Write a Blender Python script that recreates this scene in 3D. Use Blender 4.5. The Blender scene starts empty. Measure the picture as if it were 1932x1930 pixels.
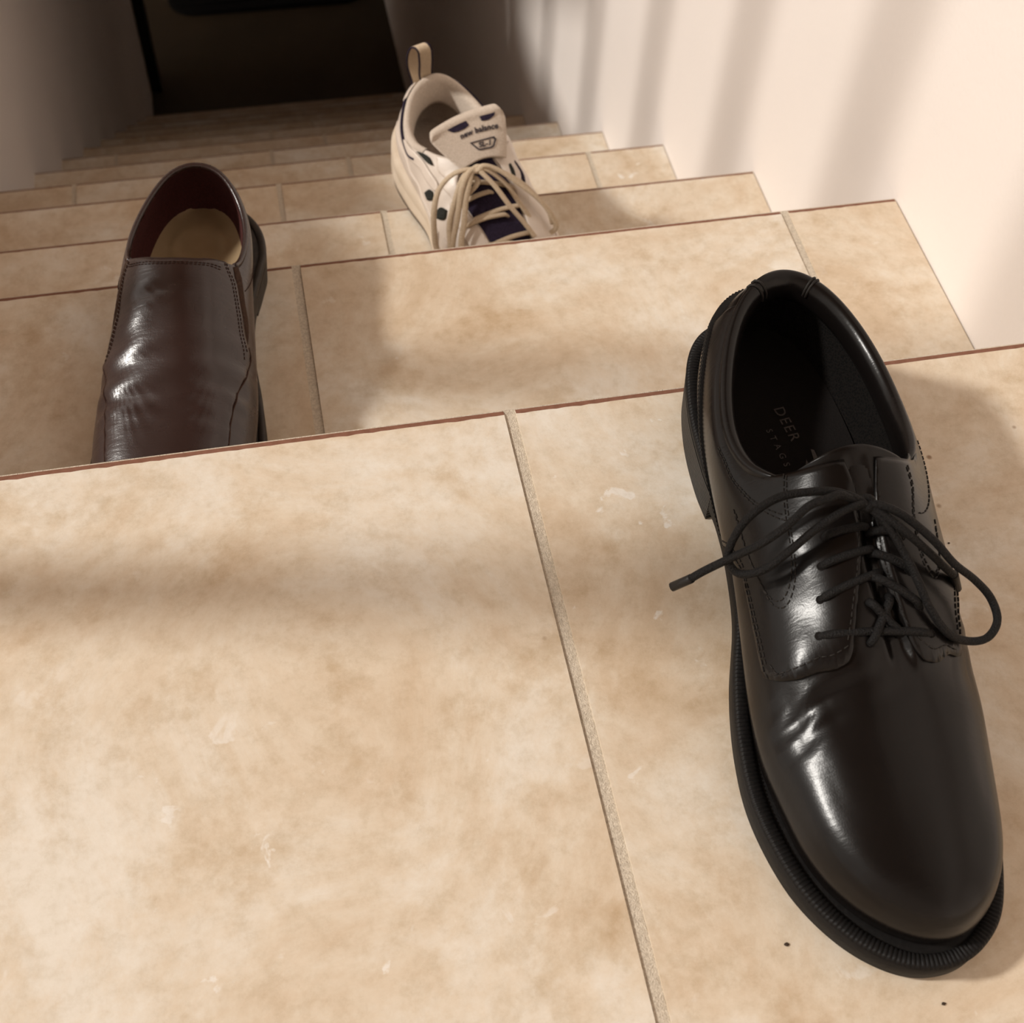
import bpy, bmesh, math, random
import numpy as np
from mathutils import Vector, Matrix, noise
random.seed(7)
sc = bpy.context.scene
COL = sc.collection

# ------------------------------------------------------------------ camera, world, light
CAM = Vector((-0.42503902, -0.42957162, 0.4624142))
R_ = Vector((0.98024323, -0.19423253, 0.03737556)); U_ = Vector((0.13843151, 0.80865272, 0.57176699)); F_ = Vector((0.1412796, 0.55529677, -0.81956426))
cd = bpy.data.cameras.new('camera'); cam = bpy.data.objects.new('camera', cd); COL.objects.link(cam)
cam.matrix_world = Matrix(((R_.x, U_.x, -F_.x, CAM.x), (R_.y, U_.y, -F_.y, CAM.y), (R_.z, U_.z, -F_.z, CAM.z), (0, 0, 0, 1)))
cd.sensor_fit = 'HORIZONTAL'; cd.sensor_width = 36; cd.lens = 45.85; cd.clip_start = 0.01
cd.dof.use_dof = True; cd.dof.focus_distance = 0.60; cd.dof.aperture_fstop = 20
sc.camera = cam
sc.view_settings.view_transform = 'Standard'; sc.view_settings.look = 'None'
sc.view_settings.exposure = -0.07; sc.view_settings.gamma = 1.0; sc.view_settings.use_curve_mapping = False

world = bpy.data.worlds.new('world'); sc.world = world; world.use_nodes = True
bg = world.node_tree.nodes['Background']
bg.inputs['Color'].default_value = (1.0, 0.91, 0.82, 1); bg.inputs['Strength'].default_value = 1.15

SUN = Vector((0.79, -0.13, -0.60)).normalized()
sd = bpy.data.lights.new('window_sun', 'SUN'); sun = bpy.data.objects.new('window_sun', sd); COL.objects.link(sun)
sun.rotation_euler = SUN.to_track_quat('-Z', 'Y').to_euler(); sun.location = (-2, 0, 2)
sd.energy = 3.0; sd.angle = math.radians(5.5); sd.color = (1.0, 0.955, 0.89)

# ------------------------------------------------------------------ helpers
def link(name, me, mats, parent=None, label=None, cat=None, group=None, kind=None):
    o = bpy.data.objects.new(name, me); COL.objects.link(o)
    for m in (mats if isinstance(mats, (list, tuple)) else [mats]):
        me.materials.append(m)
    if parent: o.parent = parent
    tag(o, label, cat, group, kind)
    return o
def tag(o, label=None, cat=None, group=None, kind=None):
    if label: o['label'] = label
    if cat: o['category'] = cat
    if group: o['group'] = group
    if kind: o['kind'] = kind
def empty(name, loc, label=None, cat=None, kind=None, rz=0):
    o = bpy.data.objects.new(name, None); COL.objects.link(o); o.location = loc; o.rotation_euler = (0, 0, rz)
    o.empty_display_size = .05
    tag(o, label, cat, None, kind); return o
def mesh(name, V, Fc, smooth=False, mi=None):
    me = bpy.data.meshes.new(name); me.from_pydata([tuple(map(float, v)) for v in V], [], Fc); me.update()
    if smooth: me.polygons.foreach_set('use_smooth', [True]*len(me.polygons))
    if mi is not None: me.polygons.foreach_set('material_index', mi)
    return me
def box_mesh(name, x0, x1, y0, y1, z0, z1):
    V = [(x0,y0,z0),(x1,y0,z0),(x1,y1,z0),(x0,y1,z0),(x0,y0,z1),(x1,y0,z1),(x1,y1,z1),(x0,y1,z1)]
    return mesh(name, V, [(0,3,2,1),(4,5,6,7),(0,1,5,4),(1,2,6,5),(2,3,7,6),(3,0,4,7)])

def nt(name):
    m = bpy.data.materials.new(name); m.use_nodes = True; t = m.node_tree
    return m, t, t.nodes['Principled BSDF']
def N(t, k, **kw):
    n = t.nodes.new(k)
    for a, b in kw.items():
        if a in n.inputs: n.inputs[a].default_value = b
        else: setattr(n, a, b)
    return n
def ramp(t, src, stops):
    r = t.nodes.new('ShaderNodeValToRGB'); e = r.color_ramp.elements
    while len(e) < len(stops): e.new(.5)
    for k, (p, c) in enumerate(stops):
        e[k].position = p; e[k].color = c if len(c) == 4 else (*c, 1)
    t.links.new(src, r.inputs[0]); return r
def coords(t, scale=1.0, kind='Object', rnd=False):
    tc = t.nodes.new('ShaderNodeTexCoord'); mp = t.nodes.new('ShaderNodeMapping'); mp.inputs['Scale'].default_value = (scale,)*3 if not isinstance(scale, tuple) else scale
    t.links.new(tc.outputs[kind], mp.inputs['Vector'])
    if rnd:
        oi = t.nodes.new('ShaderNodeObjectInfo'); ml = N(t, 'ShaderNodeVectorMath', operation='SCALE'); cb = t.nodes.new('ShaderNodeCombineXYZ')
        t.links.new(oi.outputs['Random'], cb.inputs[0]); t.links.new(oi.outputs['Random'], cb.inputs[2]); t.links.new(cb.outputs[0], ml.inputs[0]); ml.inputs['Scale'].default_value = 37.0
        t.links.new(ml.outputs[0], mp.inputs['Location'])
    return mp.outputs[0]
def bump(t, b, h, strength, dist):
    n = N(t, 'ShaderNodeBump'); n.inputs['Strength'].default_value = strength; n.inputs['Distance'].default_value = dist
    t.links.new(h, n.inputs['Height']); t.links.new(n.outputs[0], b.inputs['Normal']); return n
def mixc(t, f, a, b, mode='MIX'):
    n = t.nodes.new('ShaderNodeMix'); n.data_type = 'RGBA'; n.blend_type = mode
    for s, v in ((0, f), (6, a), (7, b)):
        if isinstance(v, (int, float)): n.inputs[s].default_value = v
        elif isinstance(v, tuple): n.inputs[s].default_value = (*v, 1) if len(v) == 3 else v
        else: t.links.new(v, n.inputs[s])
    return n.outputs[2]

def mat_tile():
    m, t, b = nt('travertine_tile'); co = coords(t, rnd=True)
    n1 = N(t, 'ShaderNodeTexNoise', Scale=8.5, Detail=9.0, Roughness=.72); t.links.new(co, n1.inputs['Vector'])
    n1.inputs['Distortion'].default_value = .5
    n2 = N(t, 'ShaderNodeTexNoise', Scale=26.0, Detail=9.0, Roughness=.7); t.links.new(co, n2.inputs['Vector'])
    c1 = ramp(t, n1.outputs[0], [(.30, (.55, .42, .285)), (.42, (.625, .50, .365)), (.52, (.69, .59, .465)), (.64, (.755, .695, .605))])
    c2 = ramp(t, n2.outputs[0], [(.32, (.80, .73, .63)), (.47, (1, 1, 1)), (.60, (1.0, 1.0, 1.0)), (.72, (1.07, 1.1, 1.14))])
    col = mixc(t, .75, c1.outputs[0], c2.outputs[0], 'MULTIPLY')
    # pale flecks and veins
    n3 = N(t, 'ShaderNodeTexNoise', Scale=62.0, Detail=4.0, Roughness=.55); t.links.new(co, n3.inputs['Vector']); n3.inputs['Distortion'].default_value = .5
    f3 = ramp(t, n3.outputs[0], [(.66, (0, 0, 0)), (.70, (1, 1, 1))])
    n4 = N(t, 'ShaderNodeTexNoise', Scale=5.0, Detail=3.0); t.links.new(co, n4.inputs['Vector'])
    f4 = ramp(t, n4.outputs[0], [(.47, (0, 0, 0)), (.60, (.9, .9, .9))])
    fm = N(t, 'ShaderNodeMath', operation='MULTIPLY'); t.links.new(f3.outputs[0], fm.inputs[0]); t.links.new(f4.outputs[0], fm.inputs[1])
    col = mixc(t, fm.outputs[0], col, (.79, .74, .67))
    # tiny dark pits
    v = N(t, 'ShaderNodeTexVoronoi', Scale=34.0); t.links.new(co, v.inputs['Vector'])
    fv = ramp(t, v.outputs['Distance'], [(.03, (1, 1, 1)), (.06, (0, 0, 0))])
    n5 = N(t, 'ShaderNodeTexNoise', Scale=9.0, Detail=2.0); t.links.new(co, n5.inputs['Vector'])
    f5 = ramp(t, n5.outputs[0], [(.56, (0, 0, 0)), (.62, (1, 1, 1))])
    fm2 = N(t, 'ShaderNodeMath', operation='MULTIPLY'); t.links.new(fv.outputs[0], fm2.inputs[0]); t.links.new(f5.outputs[0], fm2.inputs[1])
    col = mixc(t, fm2.outputs[0], col, (.30, .19, .11))
    n7 = N(t, 'ShaderNodeTexNoise', Scale=95.0, Detail=6.0, Roughness=.75); t.links.new(co, n7.inputs['Vector'])
    c7 = ramp(t, n7.outputs[0], [(.33, (.87, .84, .79)), (.5, (1, 1, 1)), (.68, (1.06, 1.07, 1.09))])
    col = mixc(t, .8, col, c7.outputs[0], 'MULTIPLY')
    t.links.new(col, b.inputs['Base Color'])
    b.inputs['Roughness'].default_value = .48; b.inputs['Specular IOR Level'].default_value = .35
    n6 = N(t, 'ShaderNodeTexNoise', Scale=420.0, Detail=3.0); t.links.new(co, n6.inputs['Vector'])
    bump(t, b, n6.outputs[0], .12, .0006)
    return m
def mat_noise(name, c1, c2, scale, rough, bs=0.0, bd=.001, bscale=None, spec=.3):
    m, t, b = nt(name); co = coords(t)
    n = N(t, 'ShaderNodeTexNoise', Scale=scale, Detail=4.0); t.links.new(co, n.inputs['Vector'])
    r = ramp(t, n.outputs[0], [(.35, c1), (.65, c2)]); t.links.new(r.outputs[0], b.inputs['Base Color'])
    b.inputs['Roughness'].default_value = rough; b.inputs['Specular IOR Level'].default_value = spec
    if bs:
        n2 = N(t, 'ShaderNodeTexNoise', Scale=bscale or scale*4, Detail=3.0); t.links.new(co, n2.inputs['Vector']); bump(t, b, n2.outputs[0], bs, bd)
    return m
TILE = mat_tile()
CLAY = mat_noise('red_clay_body', (.19, .085, .052), (.23, .105, .068), 300, .9, .3, .0004, 900)
GROUT = mat_noise('sandy_grout', (.52, .45, .36), (.68, .60, .49), 700, .95, .8, .0008, 1500, .1)
CONC = mat_noise('stair_concrete', (.35, .30, .25), (.42, .36, .30), 20, .9)
WALL = mat_noise('white_plaster', (.79, .725, .68), (.81, .745, .70), 4, .75, .25, .0012, 260, .2)
DARKPAINT = mat_noise('dark_door_frame', (.006, .005, .004), (.01, .008, .007), 12, .5)
LOWBOUNCE = mat_noise('low_bounce_brown', (.22, .13, .075), (.30, .18, .105), 6, .6)  # guessed dark brown for the unseen ceilings, picked to cut bounce light
SHADEFLOOR = mat_noise('shade_brown_floor', (.045, .030, .016), (.065, .044, .024), 3, .7)  # brown floor with the gloom at the stair foot put into its colour
WHITEWOOD = mat_noise('white_painted_wood', (.72, .66, .6), (.76, .7, .64), 9, .4, .1, .0005, 60)

# ------------------------------------------------------------------ stairs
YN = [-.0353, .2083, .4373] + [.672 + .224*k for k in range(12)]
ZN = [-.0284, -.1537, -.3228, -.483] + [-.644 - .161*k for k in range(11)]
NS = 13                                # nosing 13 lies on the lower floor
W = .7611; TT = .009; JW = .0058
def tile_mesh(name, x0, x1, y0, y1, z, nose):
    # top, small bevels, far edge with a chipped chamfer showing the clay body
    rng = random.Random(int(abs(x0*977+y1*3571)*100)); b = .0007
    V = []; Fc = []; mi = []
    if nose:
        n = max(2, int((x1-x0)/.004)); c = .0052
        rows = [[], [], [], [], []]
        for i in range(n+1):
            x = x0 + (x1-x0)*i/n; ch = rng.uniform(0, 1)**6*.0005 + .00012*noise.noise(Vector((x*120, y1*50, 0)))
            rows[0].append((x, y1-c-ch, z)); rows[1].append((x, y1-c*.45, z-.0008)); rows[2].append((x, y1-.0003, z-.0026)); rows[3].append((x, y1, z-TT))
            rows[4].append((x, y0, z))
        for r in rows: V += r
        k = n+1
        for i in range(n):
            Fc.append((4*k+i, 4*k+i+1, i+1, i)); mi.append(0)
            for a in range(3):
                Fc.append((a*k+i, a*k+i+1, (a+1)*k+i+1, (a+1)*k+i)); mi.append(1)
        s = len(V); V += [(x0,y0,z-TT),(x1,y0,z-TT)]
        Fc += [(s, s+1, 5*k-1, 4*k), (4*k, 0, k, 2*k, 3*k, s), (s+1, 4*k-1, 3*k-1, 2*k-1, k-1, 5*k-1)]; mi += [1, 0, 0]
    else:
        V = [(x0,y0,z-TT),(x1,y0,z-TT),(x1,y1,z-TT),(x0,y1,z-TT),(x0,y0,z-b),(x1,y0,z-b),(x1,y1,z-b),(x0,y1,z-b),(x0+b,y0+b,z),(x1-b,y0+b,z),(x1-b,y1-b,z),(x0+b,y1-b,z)]
        Fc = [(8,9,10,11),(4,5,9,8),(5,6,10,9),(6,7,11,10),(7,4,8,11),(0,1,5,4),(1,2,6,5),(2,3,7,6),(3,0,4,7)]; mi = [0]*9
    return mesh(name, V, Fc, False, mi)
stair = empty('staircase', (0, 0, 0), 'beige tiled staircase with red clay tile edges going down between two walls', 'stairs', 'structure')
PITCH = .338
def joints(off):
    xs = [off + PITCH*k for k in range(-6, 6)]
    return xs
OFFS = {0: -.3301, 1: -.4209, 2: -.3382, 3: -.4242, 4: -.3331, 5: -.4275}
for i in range(0, NS):
    y1 = YN[i]; z = ZN[i]
    y0 = YN[i-1]-.012 if i else -1.6
    xl = -W if i else -1.7
    step = link('step', box_mesh('step', xl, 0, y0-.012, y1-.022, (ZN[i+1]-.30), z-.0075), CONC, stair)
    off = OFFS.get(i, -.3382 if i % 2 == 0 else -.4242)
    xs = [xl] + [x for x in joints(off) if xl+.02 < x < -.004] + [0]
    rows = [(y0, y1)] if i else [(-.0353-.338, y1)] + [(-.0353-.338*(k+1)-k*JW, -.0353-.338*k-k*JW) for k in (1, 2, 3)]
    for k in range(len(xs)-1):
        a = xs[k] + (JW/2 if k else 0); b_ = xs[k+1] - (JW/2 if k < len(xs)-2 else 0.0012)
        for r, (ya, yb) in enumerate(rows):
            link('tread_tile', tile_mesh('tread_tile', a, b_, ya, yb, z, r == 0), [TILE, CLAY], step)
        # riser tile below the nosing
        yr = y1-.022
        rz0 = ZN[i+1]
        link('riser_tile', box_mesh('riser_tile', a, b_, yr-.0005, yr+.007, rz0+.001, z-TT-.002), [TILE], step)
    g = link('grout', box_mesh('grout', xl, -.0002, (y0 if i else -1.6), y1-.0015, z-TT, z-.0010), GROUT, step)

# ------------------------------------------------------------------ setting
def struct(name, me, m): return link(name, me, m, kind='structure')
ZF = ZN[NS]
# lower floor
fl = struct('floor', box_mesh('floor', -2.6, .6, YN[NS-1]-.05, 5.5, ZF-.1, ZF), SHADEFLOOR)
struct('wall_right', box_mesh('wall_right', 0, .12, -1.6, 5.5, ZF-.1, 2.3), WALL)
# left wall: unseen full-height part added over the lower flight to cut sky light, stepping down to a low kerb beside the landing opening
YO = 1.22
bm_v = [(-W, -.02, -.40), (-W, YO, -1.40), (-W, 3.02, ZF-.1)]
def prism_x(name, prof, x0, x1):
    n = len(prof); V = [(x0, y, z) for y, z in prof] + [(x1, y, z) for y, z in prof]
    F = [tuple(range(n)), tuple(range(2*n-1, n-1, -1))] + [(i, i+n, (i+1) % n+n, (i+1) % n) for i in range(n)]
    return mesh(name, V, F)
prof = [(-.0353, -.32), (-.0353, .03), (.30, .03), (.50, -.030), (.80, -.17), (1.3, -.22), (1.68, -.34), (1.68, .15), (3.0, .15), (3.0, ZF-.1), (YO, ZF-.1)]
struct('wall_left', prism_x('wall_left', prof, -W-.10, -W), WALL)
struct('shade_soffit', prism_x('shade_soffit', [(1.15, .05), (3.0, -1.10), (3.0, .27), (1.15, .27)], -W, 0), LOWBOUNCE)  # unseen sloped slab added to keep ambient light off the lower steps
struct('ceiling_lower', box_mesh('ceiling_lower', -2.6, .12, 3.0, 5.5, -.25, .27), LOWBOUNCE)
struct('added_ceiling_upper', box_mesh('added_ceiling_upper', -2.2, .12, -1.7, 1.7, 2.35, 2.45), LOWBOUNCE)  # unseen slab added overhead so the black leather reflects something dark
struct('wall_back', box_mesh('wall_back', -2.2, .12, -1.7, -1.6, -.4, 2.35), WALL)
struct('wall_upper_far', box_mesh('wall_upper_far', -2.2, .12, 1.70, 1.8, .27, 2.35), WALL)
struct('trim_1', box_mesh('trim_1', -W-.10, -W+.03, 3.002, 3.06, ZF+.0005, .15), DARKPAINT)
struct('wall_far', box_mesh('wall_far', -2.6, .12, 5.5, 5.6, ZF-.1, .27), WALL)
struct('wall_lower_left', box_mesh('wall_lower_left', -2.7, -2.6, 3.0, 5.5, ZF-.1, .27), WALL)
# balustrade on the left of the opening
bal = empty('balustrade', (-W-.05, 0, 0), 'white balustrade along the open left side of the stairs', 'railing')
def turn(name, prof, x, y, m, parent, seg=16):
    V = []; F = []
    for j, (r, z) in enumerate(prof):
        for k in range(seg):
            a = 2*math.pi*k/seg; V.append((x+r*math.cos(a), y+r*math.sin(a), z))
    for j in range(len(prof)-1):
        for k in range(seg):
            F.append((j*seg+k, j*seg+(k+1) % seg, (j+1)*seg+(k+1) % seg, (j+1)*seg+k))
    return link(name, mesh(name, V, F, True), m, parent)
for k in range(9):
    y = -.53 + .2345*k
    zb = -.0284 if y < -.0353 else float(np.interp(y, [-.0353, .3, .5, .8, 1.3, 1.7], [.03, .03, -.030, -.17, -.22, -.34]))+.0005
    if y > 1.5: continue
    turn('baluster', [(.022, zb), (.022, zb+.02), (.017, zb+.05), (.018, .5), (.017, .88), (.022, .93)], 0, y, WHITEWOOD, bal)
link('handrail', box_mesh('handrail', -.03, .03, -.75, 1.5, .93, .98), WHITEWOOD, bal)
# ------------------------------------------------------------------ things on the lower floor
#@@MAT
# ------------------------------------------------------------------ shoe surface: rings of control points, splined both ways (cm)
def cr(p0, p1, p2, p3, t):
    return .5*((2*p1) + (-p0+p2)*t + (2*p0-5*p1+4*p2-p3)*t*t + (-p0+3*p1-3*p2+p3)*t*t*t)
class Surf:
    """ctrl[ring][col] = (x, l, z); l grows from heel to toe. columns: 0 heel, 1..7 left, 8 toe, 9..15 right"""
    flip = True
    def __init__(s, cols, q=4, sg=.42):
        c = np.array(cols, float).transpose(1, 0, 2); s.nv, s.nu = c.shape[:2]; s.mod = None; s.q = q
        c = np.concatenate([2*c[:1]-c[1:2], c, 2*c[-1:]-c[-2:-1]])          # one extrapolated ring on either side
        s.c, s.w, s.m, s.o = c, s.nu, s.nv+2, 1
        U, V = np.meshgrid(np.arange(s.nu*q)/q, np.arange((s.nv+1)*q+1)/q)
        D = s.ev(U, V)
        k = np.arange(-6, 7); g = np.exp(-(k/(sg*q))**2/2); g /= g.sum()
        D = sum(w*np.roll(D, int(i), 1) for w, i in zip(g, k))
        s.c, s.w, s.m = D, s.nu*q, D.shape[0]
    def ev(s, u, v):
        i = np.floor(u).astype(int); j = np.clip(np.floor(v).astype(int), 0, s.m-2); fu = (u-i)[..., None]; fv = (v-j)[..., None]
        rows = []
        for dj in (-1, 0, 1, 2):
            jj = np.clip(j+dj, 0, s.m-1); rows.append(cr(*[s.c[jj, (i+di) % s.w] for di in (-1, 0, 1, 2)], fu))
        return cr(*rows, fv)
    def raw(s, u, v):
        u = np.asarray(u, float) % s.nu; v = np.clip(np.asarray(v, float), 0, s.nv-1-1e-9)
        return s.ev(u*s.q, (v+1)*s.q)
    def at(s, u, v, off=0.0):
        u = np.asarray(u, float); v = np.asarray(v, float)
        def f(a, b):
            p = s.raw(a, b); return p
        e = .02
        vv = np.clip(v, .02, s.nv-1.03)
        du = f(u+e, v)-f(u-e, v); dv = f(u, vv+e)-f(u, vv-e)
        n = np.cross(du, dv); n /= np.linalg.norm(n, axis=-1)[..., None]+1e-12
        n = -n if s.flip else n
        p = f(u, v)
        o = off if s.mod is None else off + s.mod(u, v, p)
        return p + n*np.asarray(o)[..., None] if np.ndim(o) else p+n*o
def world_pt(P):           # (x, l, z) cm -> local metres, toe towards -y
    P = np.asarray(P, float); return np.stack([P[..., 0], -P[..., 1], P[..., 2]], -1)*.01
BLACK = [  # per column: rings from feather to rim
 [(.3,.9,3.0),(.35,.5,3.9),(.4,.4,4.9),(.5,.6,5.9),(.6,.9,6.8),(.7,1.3,7.4),(.8,1.8,7.7)],
 [(-1.6,2.2,3.0),(-1.9,2.0,3.9),(-1.9,1.9,4.9),(-1.8,2.0,5.8),(-1.6,2.3,6.6),(-1.3,2.5,7.2),(-.9,2.8,7.5)],
 [(-2.9,5.6,2.8),(-3.25,5.5,3.7),(-3.3,5.3,4.6),(-3.15,5.2,5.4),(-2.9,5.1,6.1),(-2.6,5.0,6.6),(-2.2,4.9,6.9)],
 [(-3.0,10.0,2.3),(-3.5,9.8,3.2),(-3.8,9.6,4.1),(-3.9,9.4,4.8),(-3.85,9.1,5.5),(-3.65,8.8,6.0),(-3.2,8.6,6.3)],
 [(-3.3,14.3,1.9),(-3.8,14.2,3.0),(-4.0,14.0,4.0),(-3.95,13.5,4.9),(-3.8,12.8,5.7),(-3.55,11.9,6.2),(-3.1,11.0,6.5)],
 [(-4.4,19.3,1.7),(-4.6,19.1,2.8),(-4.3,18.8,4.0),(-3.7,18.0,5.1),(-3.1,16.7,6.2),(-2.8,14.6,7.1),(-2.6,12.4,7.3)],
 [(-4.7,23.7,1.5),(-4.8,23.6,2.6),(-4.2,23.2,3.85),(-3.2,22.7,4.8),(-2.1,20.0,5.8),(-1.6,16.8,7.4),(-1.8,12.9,8.2)],
 [(-3.4,28.0,1.5),(-3.5,28.0,2.6),(-3.15,27.5,3.9),(-2.2,25.8,4.7),(-1.2,21.8,5.7),(-.6,17.2,7.5),(-.8,13.1,8.9)],
 [(-.1,30.3,1.6),(-.1,30.4,2.7),(0,29.6,4.0),(.1,27.2,4.75),(.3,21.8,5.7),(.3,17.3,7.6),(.3,13.2,9.1)],
 [(2.6,28.6,1.5),(2.7,28.6,2.6),(2.55,28.0,3.9),(2.0,26.2,4.7),(1.4,21.8,5.7),(1.1,17.2,7.5),(1.3,13.2,9.0)],
 [(3.6,25.0,1.5),(3.7,24.9,2.6),(3.4,24.4,3.8),(2.8,23.1,4.7),(2.2,20.4,5.8),(2.0,16.8,7.3),(2.4,13.1,8.5)],
 [(4.3,20.4,1.6),(4.6,20.1,2.7),(4.5,19.6,3.9),(4.1,18.5,5.0),(3.5,17.0,6.1),(3.2,14.9,7.0),(3.2,12.6,7.6)],
 [(3.8,15.5,1.8),(4.2,15.2,2.9),(4.4,14.8,4.0),(4.4,14.1,4.9),(4.3,13.2,5.8),(4.2,12.2,6.4),(3.9,11.2,6.8)],
 [(3.3,10.9,2.2),(3.8,10.6,3.2),(4.2,10.2,4.1),(4.5,9.8,4.8),(4.7,9.4,5.5),(4.6,9.0,6.0),(4.2,8.7,6.4)],
 [(3.2,6.2,2.8),(3.6,6.0,3.7),(3.9,5.9,4.6),(4.1,5.8,5.3),(4.2,5.7,5.9),(4.2,5.6,6.4),(3.9,5.5,6.7)],
 [(2.3,2.3,3.0),(2.6,2.0,3.9),(2.8,1.9,4.9),(2.9,2.0,5.7),(2.9,2.2,6.5),(2.8,2.4,7.1),(2.6,2.7,7.4)],
]
LOAFER = [
 [(.2,.8,2.8),(.2,.4,3.8),(.2,.4,4.8),(.3,.7,5.7),(.4,1.1,6.5),(.5,1.6,7.1),(.6,2.1,7.5)],
 [(-1.9,2.1,2.8),(-2.1,1.9,3.7),(-2.1,1.9,4.6),(-2.0,2.1,5.5),(-1.8,2.3,6.3),(-1.5,2.5,6.9),(-1.2,2.7,7.3)],
 [(-2.9,5.5,2.6),(-3.1,5.4,3.4),(-3.2,5.3,4.2),(-3.1,5.2,4.9),(-3.0,5.1,5.5),(-2.9,5.0,6.1),(-2.7,5.0,6.4)],
 [(-3.0,9.5,2.2),(-3.5,9.2,3.0),(-3.7,8.8,3.8),(-3.7,8.3,4.6),(-3.6,7.9,5.3),(-3.5,7.6,5.8),(-3.3,7.4,6.1)],
 [(-3.3,13.3,1.9),(-3.9,13.0,2.8),(-4.0,12.5,3.7),(-3.9,11.6,4.6),(-3.7,10.8,5.5),(-3.4,10.1,6.2),(-3.1,9.5,6.6)],
 [(-4.4,17.8,1.6),(-4.7,17.6,2.6),(-4.5,17.1,3.6),(-4.0,15.9,4.7),(-3.4,14.0,5.8),(-2.9,12.0,6.8),(-2.5,10.4,7.5)],
 [(-4.5,22.5,1.5),(-4.6,22.4,2.5),(-4.1,22.0,3.6),(-3.2,20.5,4.6),(-2.5,17.5,5.6),(-2.0,14.0,7.0),(-1.6,10.9,8.1)],
 [(-3.3,26.5,1.5),(-3.4,26.5,2.4),(-2.9,25.7,3.5),(-2.1,23.5,4.4),(-1.3,19.0,5.5),(-.8,14.8,7.0),(-.7,11.2,8.3)],
 [(.2,28.6,1.5),(.2,28.7,2.4),(.2,27.7,3.5),(.2,24.7,4.4),(.2,19.5,5.5),(.3,15,7.1),(.4,11.3,8.4)],
 [(2.6,27.0,1.5),(2.7,27,2.4),(2.4,26.2,3.5),(1.8,24,4.4),(1.3,19.3,5.5),(1.2,14.9,7.0),(1.4,11.2,8.2)],
 [(3.9,23.5,1.5),(4.0,23.4,2.4),(3.7,22.8,3.5),(3.0,21.3,4.5),(2.5,17.8,5.6),(2.2,14.2,6.9),(2.2,10.9,7.9)],
 [(4.3,18.5,1.6),(4.6,18.3,2.6),(4.4,17.8,3.6),(3.9,16.3,4.7),(3.4,14.2,5.7),(3.1,12.2,6.6),(2.9,10.6,7.2)],
 [(3.5,14,1.9),(4.0,13.7,2.8),(4.2,13.1,3.7),(4.1,12.2,4.6),(3.9,11.2,5.4),(3.7,10.4,5.9),(3.4,9.8,6.2)],
 [(3.1,9.8,2.2),(3.6,9.5,3.0),(3.8,9.2,3.7),(3.9,8.7,4.4),(4.0,8.3,5.0),(3.9,7.9,5.5),(3.7,7.6,5.9)],
 [(3.2,5.8,2.6),(3.4,5.7,3.4),(3.6,5.6,4.1),(3.7,5.5,4.8),(3.75,5.4,5.4),(3.7,5.3,5.8),(3.5,5.2,6.1)],
 [(2.3,2.2,2.8),(2.5,1.9,3.7),(2.6,1.9,4.6),(2.6,2.1,5.4),(2.6,2.3,6.1),(2.5,2.5,6.7),(2.3,2.7,7.1)],
]
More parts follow.
